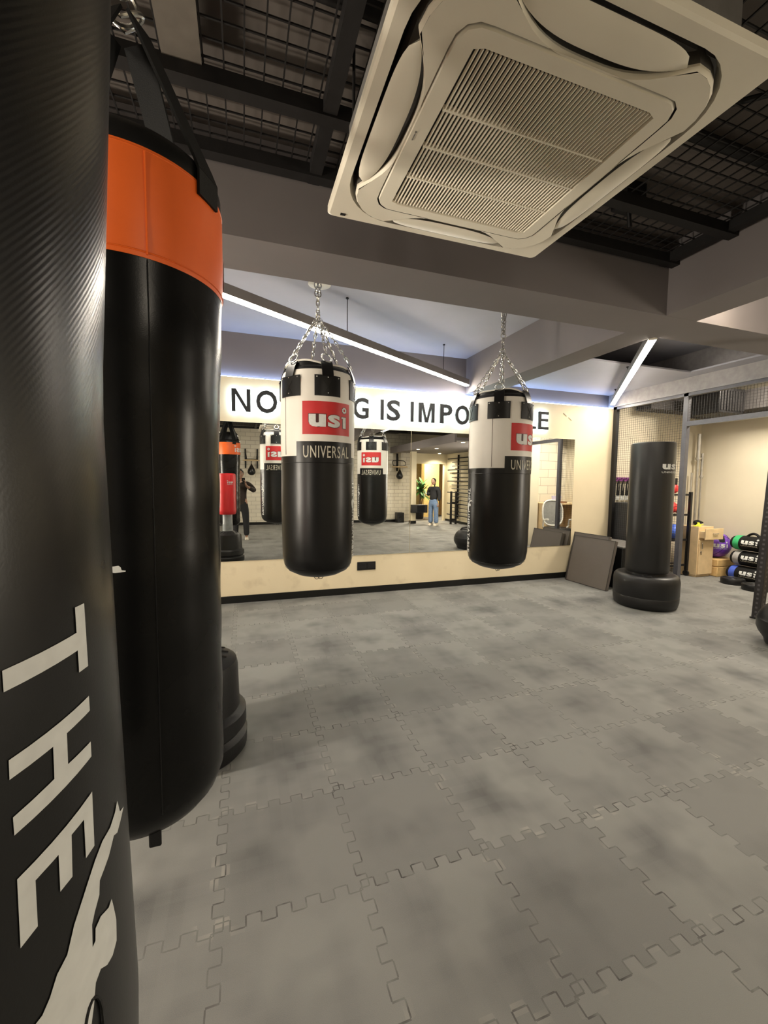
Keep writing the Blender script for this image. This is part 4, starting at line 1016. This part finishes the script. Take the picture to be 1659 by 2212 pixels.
for i in range(6): MB().tube([(-0.28+0.092*i, -0.02, 0.0), (-0.28+0.092*i, -0.06, 0.0), (-0.28+0.092*i, -0.065, 0.02)], 0.006, M_STEEL, 6).build('hook', hk)
POS = ('first', 'second', 'third', 'fourth', 'fifth', 'sixth')
def rope(x, i):
    t = thing('skipping_rope', 'black skipping rope with white handles, %s from the left on the hook rail' % POS[i], 'skipping rope', (x, 5.12, 1.23), 0, 'skipping ropes on the hook rail')
    l = MB()
    for k in range(3): l.tube([(0.012*k-0.02, 0, 0.04), (0.012*k-0.03, -0.01, 0.22), (0.0, -0.015, 0.305), (0.025, -0.01, 0.22), (0.012*k+0.01, 0, 0.04)], 0.006, M_NYLON, 5)
    l.build('cord', t)
    for s_ in (-1, 1): MB().tube([(s_*0.02, 0, -0.02), (s_*0.018, 0, 0.05)], 0.013, M_INK, 8).build('handle', t)
for i in range(6): rope(5.64+0.092*i, i)
# dark duct and air handler high in the store room
M_DUCT = mat('dark_duct_lining', (0.050, 0.045, 0.043), 0.8)
tag(MB().box(7.15, 7.595, 1.96, 5.22, 2.60, 2.89, M_DUCT).box(6.05, 7.15, 4.95, 5.22, 2.645, 2.89, M_DUCT).build('air_duct'), 'dark grey boxed duct below the store room ceiling', 'duct')
ah = thing('air_handler', 'black louvred air handler box hung from the store room duct', 'air handler', (6.75, 4.45, 2.51))
MB().box(-0.25, 0.28, -0.2, 0.2, 0.0, 0.36, M_BLACK).build('casing', ah, 0.01)
lv = MB()
for i in range(9): lv.box(-0.23+0.058*i, -0.20+0.058*i, -0.215, -0.2, 0.04, 0.32, M_STEEL)
lv.build('louvres', ah)
MB().tube([(-0.2, 0, 0.36), (-0.2, 0, 0.59)], 0.006, M_STEEL).tube([(0.2, 0, 0.36), (0.2, 0, 0.59)], 0.006, M_STEEL).build('hanger_rod', ah)
# desk, tray and office chair, seen in the mirror
dk = thing('office_desk', 'pale wood counter against the white block wall, seen in mirror', 'desk', (7.08, 2.20, 0))
MB().box(-0.46, 0.5, -0.24, 0.3, 0.965, 1.0, M_WOOD).build('top', dk, 0.004); MB().box(-0.45, -0.41, -0.22, 0.28, 0, 0.965, M_WOOD).build('side_panel', dk); MB().box(0.46, 0.5, -0.22, 0.28, 0, 0.965, M_WOOD).build('side_panel', dk); MB().box(-0.41, 0.46, -0.20, -0.18, 0.3, 0.965, M_WOOD).build('modesty_panel', dk)
tag(MB().box(-0.22, 0.22, -0.14, 0.14, 0, 0.035, mat('brown_folder', (0.20, 0.10, 0.05), 0.5)).build('folder', None, 0.006), 'brown folder lying on the counter, seen in mirror', 'folder').location = (7.05, 2.26, 1.001)
bxx = thing('plastic_basket', 'small white and lilac plastic basket on the counter, seen in mirror', 'basket', (7.08, 2.26, 1.037))
MB().lathe([(0.13, 0.0), (0.15, 0.11), (0.155, 0.125), (0.148, 0.125), (0.125, 0.006), (1e-6, 0.006)], mat('lilac_plastic', (0.55, 0.52, 0.68), 0.4), 4).build('tub', bxx)
ch = thing('office_chair', 'white framed mesh back office chair, seen in mirror', 'office chair', (6.50, 3.0, 0), math.radians(195))
M_WP = mat('white_chair_frame', (0.66, 0.64, 0.58), 0.4); M_MESHF = mat('grey_mesh_fabric', (0.20, 0.20, 0.19), 0.7)
MB().lathe([(0.03, 0.08), (0.03, 0.28), (0.045, 0.30), (0.02, 0.42)], M_WP, 16).build('gas_lift', ch)
for k in range(5):
    a = 2*PI*k/5; m_ = MB().tube([(0, 0, 0.10), (0.16*math.cos(a), 0.16*math.sin(a), 0.095), (0.31*math.cos(a), 0.31*math.sin(a), 0.07)], [0.03, 0.026, 0.018], M_WP, 8); lg_ = m_.build('leg', ch)
    MB().tube([(0.31*math.cos(a)-0.02*math.sin(a), 0.31*math.sin(a)+0.02*math.cos(a), 0.028), (0.31*math.cos(a)+0.02*math.sin(a), 0.31*math.sin(a)-0.02*math.cos(a), 0.028)], 0.028, M_PLAST, 12).build('castor', lg_)
MB().box(-0.24, 0.24, -0.24, 0.24, 0.44, 0.50, M_BLKL).build('seat', ch, 0.025)
bk = MB(); ring_ = []
for i in range(28):
    t_ = 2*PI*i/28; ring_.append((0.23*math.copysign(abs(math.cos(t_))**0.7, math.cos(t_)), 0.27+0.05*math.sin(t_), 0.80+0.28*math.copysign(abs(math.sin(t_))**0.7, math.sin(t_))))
bk.tube(ring_, 0.018, M_WP, 8, closed=True); bf = bk.build('back_frame', ch)
bm_ = MB(); bm_.add(ring_, [tuple(range(28))], M_MESHF); bm_.build('mesh_back', bf)
MB().tube([(0, 0.05, 0.40), (0, 0.24, 0.42), (0, 0.29, 0.55), (0, 0.25, 0.62)], 0.022, M_WP, 8).build('back_support', ch)
for s_ in (-1, 1): MB().tube([(s_*0.22, 0.1, 0.46), (s_*0.29, 0.1, 0.52), (s_*0.29, 0.08, 0.66), (s_*0.29, -0.14, 0.69)], [0.016, 0.018, 0.018, 0.022], M_WP, 8).build('armrest', ch)

# ================================================================ REAR OF THE GYM (IN THE MIRROR)
def speed_bag(x, zb, kind, label_p, label_b):
    Y0 = -3.83
    t = thing('speed_bag_platform', label_p, 'speed bag platform', (x, Y0, 0), 0, 'speed bag platforms on the rear wall')
    if kind == 0:
        for s_ in (-0.18, 0.19): MB().box(s_-0.022, s_+0.022, 0.0, 0.04, 1.84, 2.46, M_BLACK).build('wall_bracket', t)
        MB().box(-0.18, 0.19, 0.0, 0.03, 2.10, 2.14, M_BLACK).build('cross_rail', t)
        MB().lathe([(0.26, 2.065), (0.27, 2.08), (0.26, 2.095), (1e-6, 2.095)], M_WOOD, 40, T=Matrix.Translation((0, 0.30, 0))).build('drum', t)
        for s_ in (-0.18, 0.19): MB().bar((s_, 0.04, 2.4), (s_*0.8, 0.42, 2.11), 0.025, 0.025, M_BLACK).build('brace', t)
    else:
        MB().box(-0.03, 0.03, 0.0, 0.05, 1.84, 2.46, M_BLACK).build('wall_bracket', t)
        lp = MB()
        for s_ in (-1, 1): lp.tube([(s_*0.03, 0.05, 2.22), (s_*0.20, 0.16, 2.20), (s_*0.25, 0.22, 2.14), (s_*0.23, 0.25, 2.03), (s_*0.03, 0.15, 2.01)], 0.014, M_BLACK, 8)
        lp.build('support_loop', t)
        MB().lathe([(0.28, 1.96), (0.29, 1.975), (0.28, 1.99), (1e-6, 1.99)], M_WOOD, 40, T=Matrix.Translation((0, 0.30, 0))).build('drum', t)
    b = thing('speed_bag', label_b, 'speed bag', (x, Y0+0.30, zb), 0, 'black speed bags')
    MB().lathe([(1e-6, 0.0), (0.05, 0.006), (0.095, 0.035), (0.122, 0.085), (0.122, 0.135), (0.10, 0.20), (0.06, 0.27), (0.025, 0.33), (0.015, 0.36)], M_BLKL, 32).build('bladder', b)
    MB().tube([(0, 0, 0.36), (0, 0, (2.063 if kind == 0 else 1.958)-zb)], 0.010, M_STEEL, 8).build('swivel', b)
speed_bag(0.25, 1.61, 0, 'black framed speed bag platform at the left of the rear brick wall, seen in mirror', 'black speed bag left on the rear brick wall, seen in mirror')
speed_bag(5.26, 1.54, 1, 'looped speed bag platform near the entrance pillar, seen in mirror', 'black speed bag near the entrance pillar, seen in mirror')
sp = thing('floor_speaker', 'small black speaker on the floor by the entrance pillar, seen in mirror', 'speaker', (5.30, -3.60, 0))
MB().box(-0.13, 0.13, -0.14, 0.14, 0.0, 0.36, M_PLAST).build('cabinet', sp, 0.015); MB().lathe([(0.09, 0), (0.085, 0.006), (1e-6, -0.01)], M_BLACK, 24, T=Matrix.Translation((0, 0.141, 0.14)) @ Matrix.Rotation(-PI/2, 4, 'X')).build('cone', sp)
bn = thing('pillar_step_box', 'black padded box fixed across the entrance pillar, seen in mirror', 'box', (5.76, -2.94, 0.53))
MB().box(-0.30, 0.30, -0.09, 0.09, -0.14, 0.14, M_BLKL).build('pad', bn, 0.015)
MB().box(-0.2, -0.05, -0.108, -0.092, -0.08, 0.08, M_BLACK).build('mounting_plate', bn)
# stall bars on the right wall
sbx = thing('stall_bars', 'wall of dark horizontal rods beside the entrance, seen in mirror', 'stall bars', (7.214, -2.6, 0))
for i in range(16):
    z_ = 0.28+0.135*i; a = -0.95 if i % 3 == 0 else -0.62
    MB().tube([(-0.045, a, z_), (-0.045, 1.6, z_)], 0.0135 if i % 3 else 0.019, M_STEEL, 8).build('rod', sbx)
for y_ in (-0.25, 1.55): MB().box(-0.03, 0.035, y_-0.012, y_+0.012, 0.2, 2.42, M_STEEL).build('upright', sbx)
ld = thing('double_upright_stand', 'black twin post stand in front of the stall bars, seen in mirror', 'stand', (6.93, -2.62, 0))
for s_ in (-0.09, 0.10): MB().box(s_-0.028, s_+0.028, -0.03, 0.03, 0.0, 1.14, M_BLACK).build('post', ld)
for z_ in (0.16, 0.74): MB().box(-0.09, 0.10, -0.02, 0.02, z_-0.035, z_+0.035, M_BLACK).build('cross_plate', ld)
for i in range(8): MB().tube([(0.12, 0, 0.2+0.12*i), (0.22, 0, 0.2+0.12*i)], 0.016, M_BLACK, 8).build('peg', ld)
# potted plant in the corridor
pl = thing('potted_plant', 'tall leafy potted plant in the corridor, seen in mirror', 'plant', (6.55, -4.70, 0))
MB().lathe([(0.13, 0.0), (0.16, 0.05), (0.18, 0.42), (0.19, 0.44), (0.17, 0.44), (0.16, 0.40), (1e-6, 0.40)], M_PLAST, 28).build('pot', pl)
MB().tube([(0, 0, 0.38), (0.02, 0.01, 0.8), (-0.01, 0, 1.15)], [0.035, 0.03, 0.02], mat('brown_trunk', (0.10, 0.06, 0.03), 0.7), 8).tube([(0.05, 0, 0.38), (0.10, 0.03, 0.75), (0.14, 0.02, 1.0)], [0.025, 0.02, 0.012], mat('brown_trunk', (0.1, 0.06, 0.03)), 8).build('trunk', pl)
fo = MB(); M_LEAF = mat('green_leaf', (0.05, 0.15, 0.03), 0.5, var=0.4, scale=8)
for i in range(70):
    a = rnd.uniform(0, 2*PI); el = rnd.uniform(-0.3, 1.2); L = rnd.uniform(0.36, 0.60); z0 = rnd.uniform(0.95, 1.40)
    d_ = Vector((math.cos(a)*math.cos(el), math.sin(a)*math.cos(el), math.sin(el))); s_ = d_.cross(Vector((0, 0, 1))).normalized()
    p0 = Vector((rnd.uniform(-0.03, 0.12), 0, z0)); w_ = rnd.uniform(0.04, 0.065); pts = []
    for k in range(6):
        t_ = k/5; c = p0+d_*L*t_+Vector((0, 0, -0.22*L*t_*t_*1.5)); ww = w_*math.sin(PI*min(0.98, t_*0.9+0.08)); pts += [c-s_*ww, c+s_*ww+Vector((0, 0, 0.004))]
    fo.add(pts, [(2*k, 2*k+1, 2*k+3, 2*k+2) for k in range(5)], M_LEAF)
fo.build('foliage', pl)

# ================================================================ PEOPLE
M_SKIN = mat('skin', (0.36, 0.20, 0.13), 0.5, var=0.06); M_HAIR = mat('black_hair', (0.012, 0.010, 0.009), 0.45)
M_DCLOTH = mat('black_sweatshirt', (0.012, 0.012, 0.014), 0.85, bump=0.3); M_DENIM = mat('blue_denim', (0.14, 0.21, 0.34), 0.8, var=0.2, scale=30); M_SHOE = mat('pale_shoe', (0.62, 0.56, 0.46), 0.6); M_TROU = mat('dark_trousers', (0.015, 0.015, 0.017), 0.85)
def skinned(name, verts, edges, mt, parent, sub=2, extra=None, vox=0.0):
    # grow one continuous surface over a skeleton: verts = [(x, y, z, rx, ry)]
    me = bpy.data.meshes.new(name); me.from_pydata([v[:3] for v in verts], edges, [])
    o = bpy.data.objects.new(name, me); COL.objects.link(o)
    m1 = o.modifiers.new('skin', 'SKIN'); m1.use_smooth_shade = True
    for i, v in enumerate(verts):
        sv = me.skin_vertices[0].data[i]; sv.radius = (v[3], v[4] if len(v) > 4 else v[3]); sv.use_root = (i == 0)
    m2 = o.modifiers.new('sub', 'SUBSURF'); m2.levels = sub; m2.render_levels = sub
    dg = bpy.context.evaluated_depsgraph_get(); nm = bpy.data.meshes.new_from_object(o.evaluated_get(dg))
    bpy.data.objects.remove(o); bpy.data.meshes.remove(me)
    if extra is not None or vox:
        bm = bmesh.new(); bm.from_mesh(nm)
        if extra is not None:
            em = extra.mesh('x'); bm.from_mesh(em)
        bm.to_mesh(nm); bm.free()
        if vox:
            o2 = bpy.data.objects.new('x', nm); COL.objects.link(o2); r = o2.modifiers.new('r', 'REMESH'); r.mode = 'VOXEL'; r.voxel_size = vox; r.use_smooth_shade = True
            s_ = o2.modifiers.new('s', 'SMOOTH'); s_.iterations = 3; s_.factor = 0.4
            dg = bpy.context.evaluated_depsgraph_get(); nm2 = bpy.data.meshes.new_from_object(o2.evaluated_get(dg)); bpy.data.objects.remove(o2); nm = nm2
    nm.name = name; nm.materials.clear(); nm.materials.append(mt)
    for p_ in nm.polygons: p_.use_smooth = True; p_.material_index = 0
    ob_ = bpy.data.objects.new(name, nm); COL.objects.link(ob_); ob_.parent = parent
    return ob_
def head_mesh(c, yaw, tilt=0.0, r=0.098):
    m_ = MB(); T = Matrix.Translation(c) @ Matrix.Rotation(yaw, 4, 'Z') @ Matrix.Rotation(tilt, 4, 'X')
    # faces -Y in its own frame
    m_.sphere((0, 0, 0), 1.0, M_SKIN, 24, 16, sq=(0.076, 0.095, 0.112))
    m_.sphere((0, -0.022, -0.058), 1.0, M_SKIN, 16, 10, sq=(0.056, 0.062, 0.060))
    m_.tube([(0, -0.088, 0.012), (0, -0.104, -0.018), (0, -0.108, -0.030), (0, -0.092, -0.036)], [0.009, 0.013, 0.015, 0.010], M_SKIN, 8)
    for s_ in (-1, 1): m_.sphere((s_*0.077, 0.008, -0.008), 1.0, M_SKIN, 10, 6, sq=(0.010, 0.018, 0.030))
    m_.tube([(0, -0.082, -0.062), (0.001, -0.085, -0.066)], 0.014, M_SKIN, 8)
    m_.v = [tuple(T @ Vector(q)) for q in m_.v]
    return m_, T
def face_bits(T, parent):
    ey = MB(); eb = MB(); lp = MB()
    for s_ in (-1, 1):
        ey.sphere(T @ Vector((s_*0.031, -0.086, 0.004)), 0.0105, M_INK, 10, 6); ey.sphere(T @ Vector((s_*0.031, -0.0945, 0.004)), 0.0048, M_HAIR, 8, 5)
        eb.tube([T @ Vector((s_*0.014, -0.096, 0.026)), T @ Vector((s_*0.032, -0.094, 0.030)), T @ Vector((s_*0.050, -0.080, 0.024))], 0.0035, M_HAIR, 5)
    lp.tube([T @ Vector((-0.020, -0.083, -0.064)), T @ Vector((0, -0.093, -0.062)), T @ Vector((0.020, -0.083, -0.064))], [0.002, 0.005, 0.002], mat('lips', (0.30, 0.10, 0.08), 0.5), 6)
    ey.build('eyes', parent); eb.build('eyebrows', parent); lp.build('lips', parent)
def hand(verts, edges, wrist, d, n, s=1, curl=0.5):
    # palm plus five unequal, bent fingers; d = forward, n = palm normal, s = thumb side
    d = Vector(d).normalized(); n = Vector(n).normalized(); x = d.cross(n).normalized()*s
    W = Vector(verts[wrist][:3]); i0 = len(verts)
    verts.append((*(W+d*0.045), 0.024, 0.016)); edges.append((wrist, i0)); verts.append((*(W+d*0.085), 0.026, 0.014)); edges.append((i0, i0+1)); kn = i0+1
    for k, (off, L) in enumerate(((0.030, 0.072), (0.010, 0.082), (-0.010, 0.076), (-0.029, 0.060))):
        q = W+d*0.092+x*off; prev = kn; a = 0.0
        for j, fr_ in enumerate((0.0, 0.45, 0.30, 0.25)):
            if j: a += curl; q = q+(d*math.cos(a)+n*math.sin(a))*L*fr_
            verts.append((*q, 0.0092-0.0009*j)); edges.append((prev, len(verts)-1)); prev = len(verts)-1
    q = W+d*0.030+x*0.026; prev = i0
    for st in (x*0.018+d*0.012, x*0.018+d*0.028+n*0.006, x*0.004+d*0.026+n*0.012):
        q = q+st; verts.append((*q, 0.0105)); edges.append((prev, len(verts)-1)); prev = len(verts)-1
    return verts, edges
def shoes(parent, feet, yaw, mt):
    for (x, y) in feet:
        m_ = MB(); T = Matrix.Translation((x, y, 0)) @ Matrix.Rotation(yaw, 4, 'Z')
        prof = [(0.105, 0.032, 0.0, 0.075), (0.06, 0.038, 0.0, 0.10), (0.0, 0.040, 0.0, 0.085), (-0.07, 0.046, 0.0, 0.062), (-0.13, 0.046, 0.0, 0.048), (-0.165, 0.030, 0.0, 0.036)]
        v = []; f = []
        for yy, hw, z0, z1 in prof: v += [T @ Vector(q) for q in ((-hw, yy, z0), (hw, yy, z0), (hw*1.03, yy, z1*0.4), (hw*0.6, yy, z1), (-hw*0.6, yy, z1), (-hw*1.03, yy, z1*0.4))]
        for i in range(len(prof)-1): f += [(i*6+j, i*6+(j+1) % 6, (i+1)*6+(j+1) % 6, (i+1)*6+j) for j in range(6)]
        f += [(0, 1, 2, 3, 4, 5), tuple(30+j for j in (5, 4, 3, 2, 1, 0))]
        m_.add(v, f, mt); m_.build('shoe', parent, 0.006)
# woman in the entrance; local frame faces -Y
wo = thing('person', 'woman in black sweatshirt and blue jeans by the entrance, seen in mirror', 'person', (6.04, -2.35, 0), math.radians(180+52))
V = [(0, 0, 0.86, 0.12, 0.09), (0, 0.0, 1.02, 0.105, 0.082), (0, 0.005, 1.18, 0.115, 0.085), (0, 0.01, 1.27, 0.10, 0.075), (0, 0.008, 1.32, 0.045, 0.045), (0, -0.005, 1.39, 0.042, 0.042),
     (0.155, 0.01, 1.255, 0.05, 0.05), (0.205, 0.03, 1.02, 0.042, 0.042), (0.10, -0.13, 1.10, 0.033, 0.033), (0.03, -0.16, 1.24, 0.024, 0.024),
     (-0.155, 0.01, 1.255, 0.05, 0.05), (-0.20, 0.02, 1.00, 0.042, 0.042), (-0.205, -0.05, 0.79, 0.025, 0.025),
     (0.085, 0, 0.80, 0.085, 0.085), (0.095, -0.005, 0.45, 0.055, 0.055), (0.10, 0.02, 0.09, 0.035, 0.035), (0.10, -0.06, 0.03, 0.03, 0.022),
     (-0.085, 0, 0.80, 0.085, 0.085), (-0.10, -0.01, 0.45, 0.055, 0.055), (-0.11, 0.01, 0.09, 0.035, 0.035), (-0.11, -0.07, 0.03, 0.03, 0.022)]
Ed = [(0, 1), (1, 2), (2, 3), (3, 4), (4, 5), (3, 6), (6, 7), (7, 8), (8, 9), (3, 10), (10, 11), (11, 12), (0, 13), (13, 14), (14, 15), (15, 16), (0, 17), (17, 18), (18, 19), (19, 20)]
hand(V, Ed, 9, (-0.2, -0.1, 1), (0.0, 1, 0.2), 1, 0.45); hand(V, Ed, 12, (0, -0.1, -1), (0.9, 0.2, 0), 1, 0.25)
hm_, TH = head_mesh((0, -0.025, 1.475), math.radians(-6), 0.05)
bo = skinned('body', V, Ed, M_SKIN, wo, 1, hm_, 0.006)
face_bits(TH, wo)
skinned('sweatshirt', [(0, 0, 0.79, 0.155, 0.118), (0, 0.0, 1.0, 0.15, 0.11), (0, 0.005, 1.18, 0.145, 0.105), (0, 0.01, 1.27, 0.12, 0.085), (0, 0.008, 1.31, 0.065, 0.06), (0.165, 0.01, 1.255, 0.075, 0.075), (0.215, 0.03, 1.02, 0.07, 0.07), (0.115, -0.12, 1.09, 0.052, 0.052), (-0.165, 0.01, 1.255, 0.075, 0.075), (-0.21, 0.02, 1.00, 0.068, 0.068), (-0.21, -0.04, 0.83, 0.045, 0.045)], [(0, 1), (1, 2), (2, 3), (3, 4), (3, 5), (5, 6), (6, 7), (3, 8), (8, 9), (9, 10)], M_DCLOTH, wo)
skinned('jeans', [(0, 0, 0.96, 0.12, 0.095), (0, 0, 0.80, 0.13, 0.105), (0.09, 0, 0.72, 0.10, 0.10), (0.098, -0.005, 0.42, 0.082, 0.082), (0.10, 0.01, 0.07, 0.082, 0.085), (-0.09, 0, 0.72, 0.10, 0.10), (-0.105, -0.01, 0.42, 0.082, 0.082), (-0.11, 0.0, 0.07, 0.082, 0.085)], [(0, 1), (1, 2), (2, 3), (3, 4), (1, 5), (5, 6), (6, 7)], M_DENIM, wo)
hr = MB(); hr.sphere((0, 0, 0), 1.0, M_HAIR, 20, 12, sq=(0.084, 0.100, 0.105)); hr.v = [tuple(TH @ (Vector(q)+Vector((0, 0.016, 0.016)))) for q in hr.v]
hr.tube([TH @ Vector(q) for q in ((0, 0.10, 0.01), (0, 0.145, -0.03), (0.01, 0.14, -0.12), (0.01, 0.12, -0.19))], [0.022, 0.034, 0.028, 0.010], M_HAIR, 10); hr.build('hair', wo)
shoes(wo, ((0.10, 0.02), (-0.11, 0.01)), 0.0, M_SHOE)
# photographer behind the lens, faces +Y
ph_ = thing('person', 'photographer in black holding up a phone, half hidden by a bag in mirror', 'person', (-0.07, -0.40, 0), PI)
V = [(0, 0, 0.92, 0.13, 0.10), (0, 0.0, 1.10, 0.125, 0.095), (0, 0.005, 1.28, 0.14, 0.10), (0, 0.01, 1.38, 0.12, 0.085), (0, 0.008, 1.45, 0.055, 0.055), (0, -0.005, 1.52, 0.052, 0.052),
     (0.19, 0.01, 1.36, 0.055, 0.055), (0.29, -0.06, 1.14, 0.045, 0.045), (0.11, -0.30, 1.30, 0.034, 0.034), (0.07, -0.335, 1.335, 0.028, 0.028),
     (-0.19, 0.01, 1.36, 0.055, 0.055), (-0.33, -0.06, 1.20, 0.045, 0.045), (-0.16, -0.28, 1.30, 0.034, 0.034), (-0.125, -0.33, 1.335, 0.028, 0.028),
     (0.10, 0, 0.84, 0.09, 0.09), (0.12, -0.005, 0.48, 0.06, 0.06), (0.13, 0.02, 0.09, 0.038, 0.038), (0.13, -0.06, 0.03, 0.03, 0.022),
     (-0.10, 0, 0.84, 0.09, 0.09), (-0.12, -0.01, 0.48, 0.06, 0.06), (-0.13, 0.01, 0.09, 0.038, 0.038), (-0.13, -0.07, 0.03, 0.03, 0.022)]
Ed = [(0, 1), (1, 2), (2, 3), (3, 4), (4, 5), (3, 6), (6, 7), (7, 8), (8, 9), (3, 10), (10, 11), (11, 12), (12, 13), (0, 14), (14, 15), (15, 16), (16, 17), (0, 18), (18, 19), (19, 20), (20, 21)]
hand(V, Ed, 9, (-0.55, -0.25, 0.6), (-0.8, 0.1, -0.5), 1, 0.30); hand(V, Ed, 13, (0.1, -0.25, 0.8), (0.9, 0.1, 0), -1, 0.35)
hm_, TH = head_mesh((0.0, -0.03, 1.615), 0.0, 0.12)
skinned('body', V, Ed, M_SKIN, ph_, 1, hm_, 0.006)
face_bits(TH, ph_)
skinned('shirt', [(0, 0, 0.80, 0.16, 0.125), (0, 0.0, 1.10, 0.15, 0.115), (0, 0.005, 1.28, 0.165, 0.12), (0, 0.01, 1.38, 0.14, 0.10), (0, 0.008, 1.43, 0.075, 0.07), (0.195, 0.01, 1.355, 0.078, 0.078), (0.29, -0.06, 1.14, 0.066, 0.066), (0.14, -0.25, 1.27, 0.050, 0.050), (-0.195, 0.01, 1.355, 0.078, 0.078), (-0.33, -0.06, 1.20, 0.066, 0.066), (-0.19, -0.24, 1.28, 0.05, 0.05)], [(0, 1), (1, 2), (2, 3), (3, 4), (3, 5), (5, 6), (6, 7), (3, 8), (8, 9), (9, 10)], mat('dark_brown_jersey', (0.030, 0.020, 0.014), 0.85, bump=0.3), ph_)
skinned('trousers', [(0, 0, 1.02, 0.135, 0.105), (0, 0, 0.87, 0.14, 0.115), (0.10, 0, 0.78, 0.105, 0.105), (0.12, -0.005, 0.45, 0.080, 0.080), (0.13, 0.01, 0.08, 0.065, 0.07), (-0.10, 0, 0.78, 0.105, 0.105), (-0.12, -0.01, 0.45, 0.080, 0.080), (-0.13, 0.0, 0.08, 0.065, 0.07)], [(0, 1), (1, 2), (2, 3), (3, 4), (1, 5), (5, 6), (6, 7)], M_TROU, ph_)
hr = MB(); hr.sphere((0, 0, 0), 1.0, M_HAIR, 20, 12, sq=(0.083, 0.099, 0.103)); hr.v = [tuple(TH @ (Vector(q)+Vector((0, 0.014, 0.020)))) for q in hr.v]; hr.build('hair', ph_)
shoes(ph_, ((0.13, 0.02), (-0.13, 0.01)), 0.0, M_SHOE)
pn = thing('phone', 'black phone held upright by the photographer, seen in mirror', 'phone', (0.0, -0.022, 1.438))
MB().box(-0.037, 0.037, -0.004, 0.004, -0.075, 0.075, M_BLACK).build('case', pn, 0.003); MB().box(-0.034, 0.034, -0.0052, -0.0042, -0.07, 0.07, mat('dark_glass', (0.01, 0.01, 0.012), 0.1)).build('screen', pn)
ln = MB()
for i in range(2): ln.tube([(-0.018+0.022*i, 0.004, 0.045), (-0.018+0.022*i, 0.0065, 0.045)], 0.009, M_STEEL, 14)
ln.build('lenses', pn)
# white scraps of tape on the floor
for i, (x, y) in enumerate(((1.40, 1.83), (0.62, 2.50), (0.52, 1.55))):
    pass
